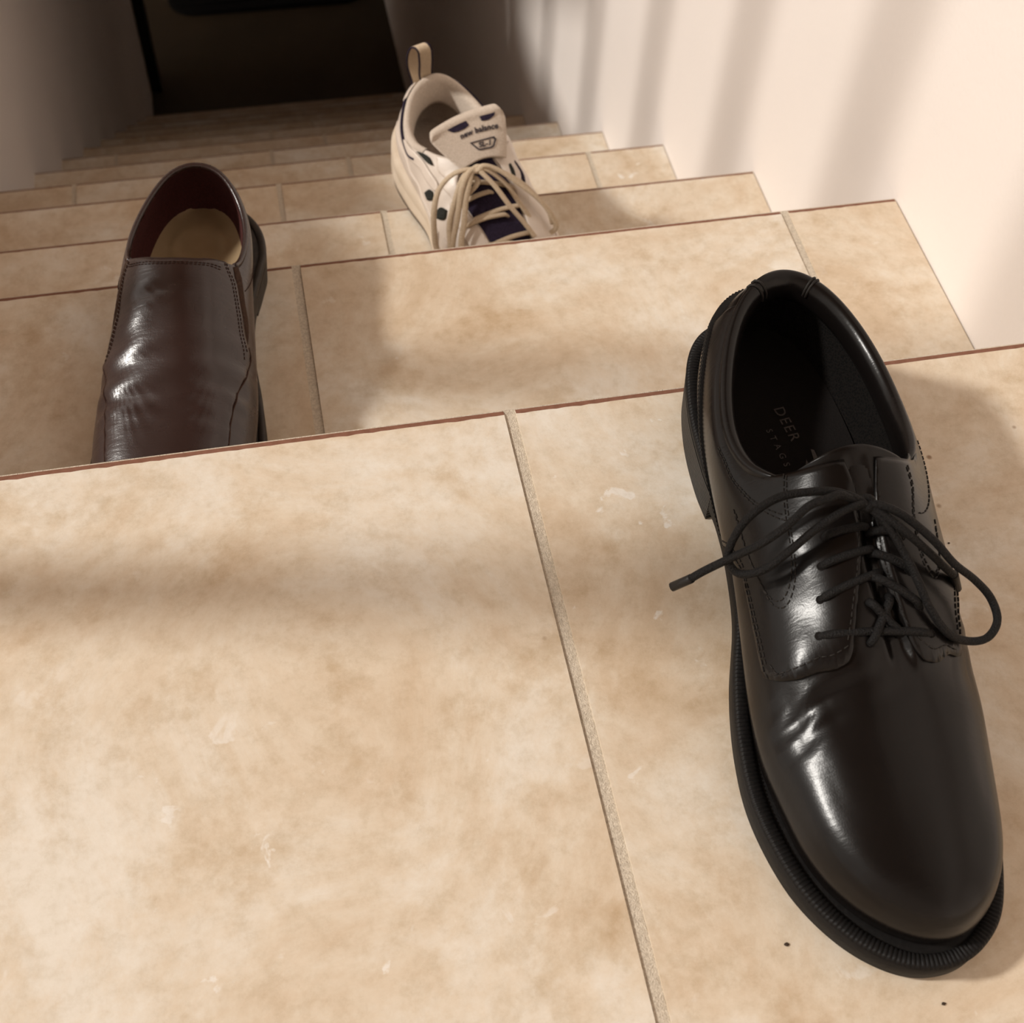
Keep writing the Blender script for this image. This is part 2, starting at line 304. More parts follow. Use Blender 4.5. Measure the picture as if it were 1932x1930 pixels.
SNEAKER = [
 [(.5,1.0,3.2),(.5,.6,4.3),(.5,.6,5.4),(.6,.9,6.4),(.7,1.4,7.4),(.8,2.0,8.3),(.9,2.7,9.0)],
 [(-2.0,2.4,3.2),(-2.2,2.2,4.2),(-2.2,2.2,5.2),(-2.1,2.4,6.1),(-1.9,2.7,7.0),(-1.6,3.0,7.8),(-1.3,3.3,8.4)],
 [(-3.3,5.6,3.1),(-3.6,5.5,3.9),(-3.7,5.4,4.8),(-3.6,5.3,5.6),(-3.4,5.3,6.4),(-3.1,5.3,7.2),(-2.8,5.3,7.8)],
 [(-3.5,9.3,2.9),(-3.8,9.0,3.8),(-4.0,8.7,4.7),(-4.0,8.4,5.5),(-4.0,8.1,6.3),(-4.0,7.9,7.0),(-3.8,7.8,7.5)],
 [(-3.6,13,2.7),(-3.9,12.6,3.6),(-4.1,12.1,4.5),(-4.2,11.5,5.4),(-4.1,10.9,6.3),(-3.9,10.4,7.2),(-3.5,10.0,7.9)],
 [(-4.6,17.5,2.4),(-4.8,17,3.3),(-4.6,16.4,4.3),(-4.2,15.4,5.5),(-3.7,14.0,6.7),(-3.2,13,7.8),(-2.7,12.4,8.6)],
 [(-4.8,22,2.3),(-4.8,21.8,3.2),(-4.3,21.2,4.2),(-3.5,19.6,5.2),(-2.7,17.0,6.6),(-2.1,14.9,8.0),(-1.6,13.4,8.9)],
 [(-3.6,26.3,2.4),(-3.6,26.1,3.3),(-3.0,25,4.3),(-2.2,22.5,5.2),(-1.4,18.6,6.5),(-.9,15.8,8.1),(-.7,14,9.1)],
 [(.3,28.2,2.6),(.3,28,3.5),(.3,26.8,4.5),(.3,24,5.2),(.4,19.3,6.5),(.5,16.2,8.1),(.5,14.2,9.2)],
 [(3.0,26.3,2.4),(3.0,26.1,3.3),(2.6,25,4.3),(2.2,22.5,5.2),(1.9,18.8,6.5),(1.7,16,8.1),(1.6,14,9.1)],
 [(4.3,22.5,2.3),(4.4,22.2,3.2),(4.1,21.6,4.2),(3.6,20,5.2),(3.0,17.3,6.6),(2.8,15.1,8.0),(2.5,13.5,8.9)],
 [(4.7,18,2.4),(4.9,17.6,3.3),(4.8,17,4.3),(4.5,15.9,5.4),(4.0,14.4,6.7),(3.7,13.2,7.8),(3.4,12.4,8.6)],
 [(4.0,13.3,2.7),(4.3,12.9,3.6),(4.5,12.4,4.5),(4.4,11.8,5.4),(4.3,11.1,6.3),(4.1,10.5,7.2),(3.9,10,7.9)],
 [(3.7,9.5,2.9),(4.0,9.2,3.8),(4.2,8.9,4.7),(4.2,8.6,5.5),(4.1,8.3,6.3),(4.0,8.0,7.0),(3.7,7.9,7.5)],
 [(3.6,5.8,3.1),(3.8,5.7,3.9),(3.9,5.6,4.8),(3.8,5.5,5.6),(3.7,5.4,6.4),(3.6,5.4,7.2),(3.3,5.4,7.7)],
 [(2.5,2.5,3.2),(2.7,2.3,4.2),(2.8,2.3,5.2),(2.8,2.5,6.1),(2.8,2.8,7.0),(2.7,3.1,7.8),(2.5,3.4,8.3)],
]
# ------------------------------------------------------------------ shoe builders
from mathutils.geometry import delaunay_2d_cdt
def grid_faces(nu, nv, wrap):
    F = []
    for j in range(nv-1):
        for i in range(nu if wrap else nu-1):
            k = (i+1) % nu
            F.append((j*nu+i, j*nu+k, (j+1)*nu+k, (j+1)*nu+i))
    return F
def surf_mesh(name, S, nu, v0, v1, nv, off=0.0, flipf=False, rim=None):
    u = np.arange(nu)*S.nu/nu; v = np.linspace(v0, v1, nv)
    U, Vv = np.meshgrid(u, v); P = S.at(U, Vv, off)
    if rim is not None:                         # rolled edge running inwards from the topline
        top = P[-1]; inn = S.at(u, np.full(nu, v1), rim)
        extra = [top*(1-t) + inn*t + np.array([0, 0, .10*math.sin(math.pi*t)]) for t in (.25, .5, .75, 1)]
        P = np.concatenate([P, np.array(extra)]); nv += 4
    F = grid_faces(nu, nv, True)
    if flipf: F = [f[::-1] for f in F]
    return mesh(name, world_pt(P).reshape(-1, 3), F, True)
def smooth_path(pts, n, closed=False):
    p = np.array(pts, float); m = len(p); out = []
    seg = m if closed else m-1
    for i in range(seg):
        g = (lambda k: p[k % m]) if closed else (lambda k: p[min(max(k, 0), m-1)] if 0 <= k < m else (2*p[0]-p[1] if k < 0 else 2*p[-1]-p[-2]))
        for t in np.arange(n)/n: out.append(cr(g(i-1), g(i), g(i+1), g(i+2), t))
    if not closed: out.append(p[-1])
    return np.array(out)
def resample(p, step):
    d = np.r_[0, np.cumsum(np.linalg.norm(np.diff(p, axis=0), axis=1))]; n = max(2, int(round(d[-1]/step))+1)
    s = np.linspace(0, d[-1], n); return np.stack([np.interp(s, d, p[:, k]) for k in range(p.shape[1])], 1)
def tube_mesh(name, paths, r, seg=8, closed=False, flat=1.0, caps=True):
    V = []; F = []
    for P in paths:
        P = np.asarray(P, float); n = len(P)
        rr = r if np.ndim(r) == 0 else None
        T = np.gradient(P, axis=0); T /= np.linalg.norm(T, axis=1)[:, None]+1e-12
        ref = np.array([0, 0, 1.0]); base = len(V)
        for i in range(n):
            a = np.cross(T[i], ref); la = np.linalg.norm(a)
            a = a/la if la > 1e-3 else np.array([1.0, 0, 0]); b = np.cross(a, T[i])
            for k in range(seg):
                th = 2*math.pi*k/seg; V.append(P[i] + r*(a*math.cos(th) + b*math.sin(th)*flat))
        for i in range(n-1):
            for k in range(seg):
                F.append((base+i*seg+k, base+i*seg+(k+1) % seg, base+(i+1)*seg+(k+1) % seg, base+(i+1)*seg+k))
        if caps:
            F.append(tuple(base+k for k in range(seg))[::-1]); F.append(tuple(base+(n-1)*seg+k for k in range(seg)))
    return mesh(name, V, F, True)
def lace(name, pts, r, m, parent, flat=1.0, seg=10):
    p = resample(smooth_path(pts, 12), .12)
    return link(name, tube_mesh(name, [world_pt(p)], r*.01, seg, flat=flat), m, parent)
def on(S, uv, off):
    uv = np.asarray(uv, float); return S.at(uv[:, 0], uv[:, 1], off)
def panel(name, S, segs, off, m, parent, skirt=.12, step=.22):
    """overlay of leather cut to a closed outline of (u, v) curves lying on the surface"""
    poly = []
    for s in segs:
        q = smooth_path(s, 8) if len(s) > 2 else np.array(s, float)
        X = world_pt(on(S, q, 0))*100; d = np.r_[0, np.cumsum(np.linalg.norm(np.diff(X, axis=0), axis=1))]
        n = max(2, int(d[-1]/.14)); t = np.linspace(0, d[-1], n+1)[:-1]
        poly.append(np.stack([np.interp(t, d, q[:, 0]), np.interp(t, d, q[:, 1])], 1))
    poly = np.concatenate(poly); A = .5*np.sum(poly[:, 0]*np.roll(poly[:, 1], -1)-np.roll(poly[:, 0], -1)*poly[:, 1])
    if A < 0: poly = poly[::-1]
    n = len(poly); nx = np.roll(poly, -1, 0)
    def inside(x, y):
        c = (poly[:, 1] > y) != (nx[:, 1] > y)
        xs = (nx[:, 0]-poly[:, 0])*(y-poly[:, 1])/(nx[:, 1]-poly[:, 1]+1e-15)+poly[:, 0]
        return (np.sum(c & (x < xs)) % 2) == 1
    def bd(x, y):
        return np.min((poly[:, 0]-x)**2*9+(poly[:, 1]-y)**2*3)
    pts = [tuple(p) for p in poly]
    u0, v0 = poly.min(0); u1, v1 = poly.max(0)
    for a in np.arange(u0, u1, .07):
        for b in np.arange(v0, v1, .12):
            if inside(a, b) and bd(a, b) > .004: pts.append((a, b))
    r = delaunay_2d_cdt([Vector(p) for p in pts], [(i, (i+1) % n) for i in range(n)], [], 1, 1e-7)
    vs = np.array([tuple(v) for v in r[0]]); fs = [tuple(f) for f in r[2]]
    edge = set()
    cnt = {}
    for f in fs:
        for i in range(len(f)):
            e = (f[i], f[(i+1) % len(f)]); cnt[e] = 1
    bnd = [e for e in cnt if (e[1], e[0]) not in cnt]
    bv = {i for e in bnd for i in e}
    o = np.full(len(vs), off); 
    for i in bv: o[i] = off-.03
    P = S.at(vs[:, 0], vs[:, 1], o); Q = S.at(vs[:, 0], vs[:, 1], off-skirt)
    V = list(world_pt(P)); idx = {}
    for i in bv: idx[i] = len(V); V.append(world_pt(Q[i]))
    F = list(fs)
    for a, b in bnd: F.append((b, a, idx[a], idx[b]))
    me = mesh(name, V, F, True)
    # orientation: outward
    return link(name, me, m, parent)
def stitches(name, S, paths, off, m, parent, pitch=.30, ln=.2, r=.028):
    P = []
    for s in paths:
        q = smooth_path(s, 10) if len(s) > 2 else np.array(s, float)
        X = on(S, q, off); d = np.r_[0, np.cumsum(np.linalg.norm(np.diff(X, axis=0), axis=1))]
        a = 0
        while a+ln < d[-1]:
            t = np.linspace(a, a+ln, 3); p = np.stack([np.interp(t, d, X[:, k]) for k in range(3)], 1)
            P.append(world_pt(p)); a += pitch
    return link(name, tube_mesh(name, P, r*.01, 5), m, parent)
def grooves(name, S, paths, off, m, parent, r=.04):
    P = [world_pt(resample(on(S, smooth_path(s, 10), off), .15)) for s in paths]
    return link(name, tube_mesh(name, P, r*.01, 6), m, parent)
def shift(path, du, dv): return [(a+du, b+dv) for a, b in path]
class Outline:
    def __init__(s, pts): s.p = resample(smooth_path(pts+[pts[0]], 10), .12)
    def ring(s, z, inset=0.0, n=None):
        p = s.p[:-1]; t = np.roll(p, -1, 0)-np.roll(p, 1, 0); t /= np.linalg.norm(t, axis=1)[:, None]
        nrm = np.stack([-t[:, 1], t[:, 0]], 1)        # inward for this winding
        c = p.mean(0)
        if np.sum(nrm*(c-p)) < 0: nrm = -nrm
        q = p + nrm*(np.asarray(inset)[..., None] if np.ndim(inset) else inset)
        zz = z(q[:, 1]) if callable(z) else np.full(len(q), z)
        return np.c_[q, zz]
def rings_mesh(name, rings, closed_top=True, closed_bot=True):
    P = np.concatenate(rings); n = len(rings[0]); F = []
    for j in range(len(rings)-1):
        for i in range(n):
            k = (i+1) % n; F.append((j*n+i, j*n+k, (j+1)*n+k, (j+1)*n+i))
    V = world_pt(P); V = list(V)
    for flag, row in ((closed_bot, 0), (closed_top, len(rings)-1)):
        if flag:
            c = np.array(V[row*n:(row+1)*n])
            # strip across: pair left and right by index from the heel
            for i in range(n//2):
                a, b = row*n+i, row*n+i+1; d, e = row*n+(n-i) % n, row*n+n-i-1
                if len({a, b, d, e}) == 4: F.append((a, b, e, d) if row else (d, e, b, a))
                elif len({a, b, e}) == 3: F.append((a, b, e) if row else (e, b, a))
    return mesh(name, V, F, True)
def fix_normals(o):
    bm = bmesh.new(); bm.from_mesh(o.data); bmesh.ops.recalc_face_normals(bm, faces=bm.faces); bm.to_mesh(o.data); bm.free(); return o
def interp(xs, ys): return lambda l: np.interp(l, xs, ys)
def insole(name, S, z, m, parent, inset=.35, pad=False, v=.25):
    u = np.arange(160)*S.nu/160; P = S.at(u, np.full(160, v), -inset); zz = z(P[:, 1])
    ls = np.linspace(P[:, 1].min()+.05, P[:, 1].max()-.05, 60); V = []; 
    L = P[:80]; R = P[80:]
    i0, i1 = int(P[:, 1].argmin()), int(P[:, 1].argmax()); P = np.roll(P, -i0, 0); i1 = (i1-i0) % 160
    a_ = P[:i1+1]; b_ = np.r_[P[i1:], P[:1]][::-1]; lx = np.interp(ls, np.maximum.accumulate(a_[:, 1]), a_[:, 0]); rx = np.interp(ls, np.maximum.accumulate(b_[:, 1]), b_[:, 0])
    nx = 29
    for l, a, b in zip(ls, lx, rx):
        for k in range(nx):
            x = a+(b-a)*k/(nx-1); t = abs(k/(nx-1)*2-1); h = z(l)+.25*t**4
            if pad:
                d = math.hypot(x-.2, (l-4.6)*.95); h += -.22*max(0, 1-(d/1.35)**2)**.5 + (.10*math.exp(-((d-1.65)/.16)**2))
            V.append((x, l, h))
    F = [(j*nx+i, j*nx+i+1, (j+1)*nx+i+1, (j+1)*nx+i) for j in range(59) for i in range(nx-1)]
    me = mesh(name, world_pt(np.array(V)), F, True); return fix_normals(link(name, me, m, parent))
def text_on(name, body, size, fn, m, parent, depth=.0, shear=0.0, bold=0.0, spacing=1.0):
    cu = bpy.data.curves.new(name, 'FONT'); cu.body = body; cu.size = size; cu.align_x = 'CENTER'; cu.shear = shear; cu.offset = bold; cu.space_character = spacing; cu.resolution_u = 3
    ob = bpy.data.objects.new(name, cu); COL.objects.link(ob); dg = bpy.context.evaluated_depsgraph_get(); me0 = ob.evaluated_get(dg).to_mesh()
    V = np.array([tuple(v.co) for v in me0.vertices]); F = [tuple(p.vertices) for p in me0.polygons]
    ob.evaluated_get(dg).to_mesh_clear(); bpy.data.objects.remove(ob); bpy.data.curves.remove(cu)
    return link(name, mesh(name, [fn(v[0], v[1]) for v in V], F), m, parent)

# ------------------------------------------------------------------ shoe materials
def mat_leather(name, c, rough, coat, bs=.15, wr=0.0, spec=.5):
    m, t, b = nt(name); co = coords(t)
    n = N(t, 'ShaderNodeTexNoise', Scale=38.0, Detail=4.0); t.links.new(co, n.inputs['Vector'])
    r = ramp(t, n.outputs[0], [(.2, tuple(x*.93 for x in c)), (.8, tuple(x*1.07 for x in c))]); t.links.new(r.outputs[0], b.inputs['Base Color'])
    b.inputs['Specular IOR Level'].default_value = spec
    rr = ramp(t, n.outputs[0], [(.2, (rough*.93,)*3), (.8, (rough*1.1,)*3)]); t.links.new(rr.outputs[0], b.inputs['Roughness'])
    b.inputs['Coat Weight'].default_value = coat; b.inputs['Coat Roughness'].default_value = rough*.7
    v = N(t, 'ShaderNodeTexVoronoi', Scale=1400.0); t.links.new(co, v.inputs['Vector'])
    b1 = N(t, 'ShaderNodeBump'); b1.inputs['Strength'].default_value = bs; b1.inputs['Distance'].default_value = .0003; t.links.new(v.outputs['Distance'], b1.inputs['Height'])
    co2 = coords(t, (60, 420, 200)); n2 = N(t, 'ShaderNodeTexNoise', Scale=1.0, Detail=4.0); n2.inputs['Distortion'].default_value = .6; t.links.new(co2, n2.inputs['Vector'])
    b2 = N(t, 'ShaderNodeBump'); b2.inputs['Strength'].default_value = wr; b2.inputs['Distance'].default_value = .0006
    t.links.new(n2.outputs[0], b2.inputs['Height']); t.links.new(b1.outputs[0], b2.inputs['Normal']); t.links.new(b2.outputs[0], b.inputs['Normal'])
    return m
def mat_fabric(name, c, scale=900, bs=.6, rough=.9, c2=None):
    m, t, b = nt(name); co = coords(t)
    n = N(t, 'ShaderNodeTexNoise', Scale=scale, Detail=3.0); t.links.new(co, n.inputs['Vector'])
    c2 = c2 or tuple(x*.72 for x in c)
    r = ramp(t, n.outputs[0], [(.35, c2), (.65, c)]); t.links.new(r.outputs[0], b.inputs['Base Color'])
    b.inputs['Roughness'].default_value = rough; b.inputs['Specular IOR Level'].default_value = .2
    bump(t, b, n.outputs[0], bs, .0008); return m
def mat_mesh(name, c, c2, scale):
    m, t, b = nt(name); co = coords(t)
    v = N(t, 'ShaderNodeTexVoronoi', Scale=scale); t.links.new(co, v.inputs['Vector'])
    r = ramp(t, v.outputs['Distance'], [(.25, c2), (.5, c)]); t.links.new(r.outputs[0], b.inputs['Base Color'])
    b.inputs['Roughness'].default_value = .9; b.inputs['Specular IOR Level'].default_value = .12; bump(t, b, v.outputs['Distance'], .7, .0006); return m
BLK = mat_leather('polished_black_leather', (.005, .004, .0037), .25, .0, .04, .14, .25)
BLKRUB = mat_fabric('black_rubber', (.007, .0062, .006), 500, .3, .6)
BLKRUBS = mat_noise('heel_stack_rubber', (.008, .0065, .006), (.012, .010, .009), 300, .5, .2, .0003)
BLKFAB = mat_mesh('black_mesh_lining', (.005, .004, .0035), (.0015, .0015, .0015), 900)
BLKIN = mat_fabric('black_insole_fabric', (.006, .0045, .004), 1200, .4)
BLKTH = mat_fabric('black_thread', (.02, .017, .015), 1500, .3, .55)
LACEB = mat_fabric('waxed_black_lace', (.010, .009, .009), 1500, 1.0, .62, (.003, .003, .003))
PRINT = mat_noise('grey_print', (.028, .022, .020), (.06, .05, .045), 600, .6)
BRN = mat_leather('dark_brown_leather', (.026, .0125, .011), .27, .0, .12, .30, .6)
BRNTH = mat_fabric('brown_thread', (.05, .022, .013), 1500, .3, .7)
BURG = mat_fabric('burgundy_lining', (.075, .022, .020), 700, .5)
BRNGORE = mat_fabric('brown_elastic', (.055, .030, .020), 700, .9)
BRNRUB = mat_noise('dark_brown_rubber', (.022, .017, .013), (.035, .026, .02), 200, .55, .2, .0004)
CREAM = mat_noise('cream_leather_insole', (.33, .235, .13), (.38, .275, .16), 60, .5, .1, .0005)
WHT = mat_leather('off_white_leather', (.66, .57, .49), .42, .1, .25, .2)
WHT2 = mat_fabric('off_white_padded_fabric', (.62, .53, .45), 900, .5, .85, (.52, .44, .36))
LIN = mat_fabric('beige_grey_lining', (.42, .34, .28), 900, .5, .95, (.33, .27, .22))
NAVY = mat_fabric('navy_mesh', (.030, .020, .045), 1100, .8, .85, (.012, .008, .018))
DKG = mat_fabric('dark_grey_green_mesh', (.035, .035, .030), 900, .7, .9, (.015, .016, .014))
LACEW = mat_fabric('cream_lace', (.66, .54, .40), 1300, .9, .9, (.50, .39, .27))
SOLEW = mat_noise('cream_foam_midsole', (.56, .46, .35), (.62, .52, .41), 60, .7, .2, .0005)
PRINTD = mat_noise('dark_print', (.03, .022, .03), (.045, .035, .04), 500, .7)
OUTS = mat_noise('dark_outsole', (.05, .035, .03), (.07, .05, .04), 200, .7)

def sole_set(root, out, ztop, zbot, heel_l, hm, sm, thick, weltm=None, welt_w=.55, rib=True, heel_name='heel'):
    """outsole strip, stacked heel and ribbed welt that all follow one outline"""
    zs = lambda l: ztop(l)-thick
    r = [out.ring(lambda l: np.maximum(zs(l)-.0, zbot(l)+.05) - (zs(l)-zbot(l))*(l > heel_l), .12), ]
    bot = lambda l: np.where(l > heel_l, zbot(l), zs(l))
    rings = [out.ring(bot, .9), out.ring(bot, .10), out.ring(lambda l: bot(l)+.10, .0), out.ring(lambda l: ztop(l)-.22, .0), out.ring(lambda l: ztop(l)-.14, .10), out.ring(lambda l: ztop(l)-.12, 1.2)]
    o = fix_normals(link('outsole', rings_mesh('outsole', rings), sm, root))
    # welt
    if weltm:
        p = out.p[:-1]; n = len(p); k = 4; V = []; F = []
        idx = np.arange(n*k)/k; P0 = np.stack([np.interp(idx, np.arange(n+1), np.r_[p[:, c], p[:1, c]]) for c in (0, 1)], 1)
        O2 = Outline.__new__(Outline); O2.p = np.r_[P0, P0[:1]]
        rib_h = (.045*(np.arange(n*k) % 6 < 3)) if rib else 0
        prof = [(.02, -.22), (-.04, -.10), (0.06, 0.0), (.12, .03), (welt_w-.1, .03), (welt_w, -.05)]
        rr = []
        for a, b in prof:
            q = O2.ring(ztop, a); q[:, 2] += b + (rib_h if b > -.06 else 0); rr.append(q)
        o = fix_normals(link('welt', rings_mesh('welt', rr, False, False), weltm, root))
    # heel block: outline cut at heel_l
    p = out.p[:-1]; h = p[p[:, 1] < heel_l]; 
    i0 = np.argmin(p[:, 1]); seq = np.roll(p, -i0, 0); hl = seq[seq[:, 1] < heel_l]
    ang = [q for q in hl]
    # order: right side up to front, then left side; close with a slightly concave breast
    brk = np.argmax(np.linalg.norm(np.diff(hl, axis=0), axis=1)); A_ = hl[:brk+1]; B_ = hl[brk+1:]
    a, b = A_[-1], B_[0]; br = [a*(1-t)+b*t - np.array([0, .5*math.sin(math.pi*t)]) for t in np.linspace(0, 1, 14)[1:-1]]
    loop = np.array(list(A_)+br+list(B_)); m_ = len(loop); rings = []; c = loop.mean(0)
    nl = 9; levels = []
    for k2 in range(nl):
        levels += [(k2/nl+.005, 0), ((k2+.75)/nl, 0), ((k2+.80)/nl, -.035), ((k2+.97)/nl, -.035)]
    for f, ins in [(0, -.08)]+levels+[(1, 0)]:
        sc_ = .955+.045*f; q = c+(loop-c)*sc_*(1+ins/5)
        rings.append(np.c_[q, (zs(q[:, 1])+.02)*f])
    P = np.concatenate(rings); V = list(world_pt(P)); F = grid_faces(m_, len(rings), True)
    V += [tuple(world_pt(np.array([c[0], c[1], 0.0]))), ]; F += [(len(V)-1, (i+1) % m_, i) for i in range(m_)]
    fix_normals(link(heel_name, mesh(heel_name, V, F, False), hm, root))
    return root

# ------------------------------------------------------------------ black lace-up shoe
def oxford():
    S = Surf(BLACK)
    def mod(u, v, p):
        l = p[..., 1]; x = p[..., 0]; g = np.exp(-((l-20.6+.35*x)/1.1)**2)*np.clip((v-1.2)/1.0, 0, 1)*np.clip((5.6-v)/.6, 0, 1)
        a = .055*np.sin((l+.30*x)*6.0+.8*np.sin(x*1.7))*g*(.35+.65*np.clip(-x/2.5, 0, 1.2))
        d = -.20*np.exp(-((l-21.3+.2*x)/1.0)**2)*np.clip((v-1.6)/1.0, 0, 1)*np.clip((4.5-v)/1, 0, 1)
        bl = .22*np.exp(-(((l-19.6)/1.2)**2+((x+2.2)/1.3)**2))
        q = -.10*np.exp(-((l-24.3)/1.6)**2)*np.clip((-x-1.0)/2, 0, 1)
        th = np.exp(-((u-(7.95+.45*np.clip(5-v, 0, 2)))/.42)**4)*np.clip((v-4.15)/.2, 0, 1)*np.clip((5.75-v)/.25, 0, 1)
        return a+d+bl+q-.30*th
    S.mod = mod
    root = empty('lace_up_shoe', (-.2175, -.024, ZN[0]), 'polished black leather lace-up shoe on the landing beside the right wall', 'shoe', rz=math.radians(-1.8))
    out = Outline([(.3,.0),(-1.6,.55),(-2.8,2.2),(-3.45,5.0),(-3.6,8.0),(-3.4,11.0),(-3.7,15.0),(-4.6,18.3),(-5.15,21.3),(-5.2,24.0),(-4.5,26.9),(-3.2,29.1),(-1.5,30.45),(.2,30.75),(1.7,30.2),(3.0,28.8),(4.0,26.0),(4.7,22.5),(4.8,19.5),(4.2,15.0),(3.7,11.0),(3.8,7.5),(3.7,4.5),(3.1,2.0),(2.0,.5)])
    zt = interp([0, 8, 12, 16, 20, 28, 31], [3.05, 2.85, 2.45, 1.75, 1.42, 1.42, 1.65]); zb = interp([0, 9, 12, 16.5, 19, 27, 31], [0, 1.2, 1.15, .35, 0, 0, .28])
    sole_set(root, out, zt, zb, 9.6, BLKRUBS, BLKRUB, .55, BLKRUB)
    link('upper', surf_mesh('upper', S, 256, 0, 6-1e-6, 110, 0.0, rim=-.30), BLK, root)
    link('lining', surf_mesh('lining', S, 128, .1, 5.95, 40, -.30, True), BLKFAB, root)
    ins = insole('insole', S, interp([0, 8, 14, 20, 30], [3.5, 3.2, 2.6, 2.0, 1.9]), BLKIN, root, .15)
    dark = .35
    def ins_pt(cx, cl, ang):
        ca, sa = math.cos(ang), math.sin(ang)
        def f(x, y):
            # text runs along the shoe from heel to toe, tops towards the right
            l = cl + x*ca - y*sa; xx = cx + x*sa*-1*0 + y*ca + x*sa
            z = np.interp(l, [0, 8, 14, 20, 30], [3.5, 3.2, 2.6, 2.0, 1.9]); return (xx*.01, -l*.01, (z+.06)*.01)
        return f
    text_on('insole_lettering', 'DEER', .72, ins_pt(.38, 6.9, .16), PRINT, ins, spacing=1.25, bold=.004)
    text_on('insole_lettering', 'STAGS', .42, ins_pt(-.28, 8.1, .16), PRINT, ins, spacing=2.0, bold=.003)
    # arrow-shaped print ahead of the words
    f = ins_pt(1.35, 8.55, .25)
    A_ = [(-.2, 0), (1.1, -.35), (1.25, -.05), (.9, .0), (-.1, .12)]; B_ = [(.2, -.45), (1.15, -.55), (.9, -.95)]
    link('insole_logo', mesh('insole_logo', [f(*p) for p in A_+B_], [(0, 1, 2, 3, 4), (5, 7, 6)]), PRINT, ins)
    # padded collar sweeping round the back of the opening
    us = np.r_[np.linspace(11.1, 16, 70)[:-1], np.linspace(0, 5.5, 80)]; pts = []
    C0 = S.at(us, np.full(len(us), 5.97), -.12); Nn = S.at(us, np.full(len(us), 5.6), .5)-S.at(us, np.full(len(us), 5.6), 0); Nn[:, 2] *= .2; Nn /= np.linalg.norm(Nn, axis=1)[:, None]
    V = []; seg = 16; ends = np.minimum(1, np.minimum(np.arange(len(us)), len(us)-1-np.arange(len(us)))/16.0)
    for i in range(len(us)):
        e = .25+.75*math.sin(ends[i]*math.pi/2)
        groove = 1-.10*sum(math.exp(-((us[i]-g)/.03)**2) for g in (15.25, .72))
        for k in range(seg):
            th = 2*math.pi*k/seg; o = math.cos(th)*.42*e*groove; h = math.sin(th)*(.55 if math.sin(th) > 0 else 1.0)*e*groove
            V.append(C0[i] + Nn[i]*(o+.06) + np.array([0, 0, h-.18]))
    F = grid_faces(seg, len(us), True)
    fix_normals(link('padded_collar', mesh('padded_collar', world_pt(np.array(V)), F, True), BLK, root))
    st = []
    for g in (15.22, 15.30, .66, .76):
        row = []
        for k in range(9):
            th = math.radians(-35+k*27); i = int(np.argmin(abs(((us-g+8) % 16)-8)))
            row.append(C0[i]+Nn[i]*(math.cos(th)*.44+.06)+np.array([0, 0, math.sin(th)*(.57 if math.sin(th) > 0 else 1.0)-.18]))
        st.append(world_pt(np.array(row)))
    link('collar_seam', tube_mesh('collar_seam', st, .0006, 6), BLKTH, root)
    # facings (quarters)
    thr = [(7.55,5.99),(7.74,5.62),(7.649,5.369),(7.41,5.168),(7.155,4.955),(6.917,4.735),(6.765,4.515),(6.641,4.282)]
    qL = [thr, [(6.641,4.282),(6.519,4.164),(6.257,3.995),(5.831,3.631),(5.526,3.083),(5.331,2.501),(5.227,2.186)],
          [(5.227,2.186),(4.996,2.267),(4.771,2.385),(4.512,2.58),(4.321,2.7),(4.0,2.2),(3.7,1.2),(3.5,.1)], [(3.5,.1),(2.2,.1),(1.2,.1),(1.2,2.5),(1.2,5.8)], [(1.2,5.8),(2.5,5.85),(4.0,5.85),(5.2,5.97),(5.9,5.99),(6.6,5.99),(7.3,5.99)]]
    quarter = panel('left_facing', S, qL, .17, BLK, root); quarter.name = 'facing'
    thR = [(8.75,5.99),(8.45,5.65),(8.25,5.42),(8.205,5.316),(8.124,5.152),(8.15,5.024),(8.266,4.783),(8.461,4.572),(8.656,4.398)]
    qR = [thR, [(8.656,4.398),(8.814,4.303),(9.094,4.196),(9.497,4.094),(10.171,3.773),(10.55,3.2)],
          [(10.55,3.2),(10.85,3.3),(11.2,3.1),(11.7,2.7),(12.1,2.0),(12.4,.1)], [(12.4,.1),(13.5,.1),(14.8,.1),(14.8,2.5),(14.8,5.8)], [(14.8,5.8),(13.5,5.85),(12.0,5.85),(10.9,5.97),(10.2,5.99),(9.4,5.99),(8.9,5.99)]]
    qr = panel('facing', S, qR, .17, BLK, root)
    eyL = [(5.658,5.965),(5.392,5.561),(5.3,5.167),(5.313,4.797),(5.316,4.509),(5.268,4.196),(5.132,3.725),(4.927,3.454),(4.646,3.443),(4.42,3.511),(4.2,3.7),(4.0,4.0)]
    eyR = [(10.055,5.9),(10.218,5.651),(10.07,5.4),(10.036,5.163),(10.108,4.877),(10.289,4.625),(10.573,4.407),(10.95,4.35),(11.25,4.6)]
    tL = shift(thr, -.16, 0)[1:]; cL = [(6.53,4.31),(6.40,4.24),(6.17,4.09),(5.80,3.77),(5.50,3.24),(5.33,2.7),(5.27,2.4)]
    sL = [(5.20,2.30),(4.996,2.40),(4.771,2.52),(4.512,2.72),(4.321,2.84),(4.0,2.4),(3.75,1.5)]
    tR = shift(thR, .16, 0)[1:]; cR = [(8.78,4.45),(8.92,4.42),(9.15,4.34),(9.5,4.22),(10.12,3.93),(10.5,3.4)]
    sR = [(10.6,3.35),(10.85,3.42),(11.2,3.22),(11.7,2.8),(12.05,2.1)]
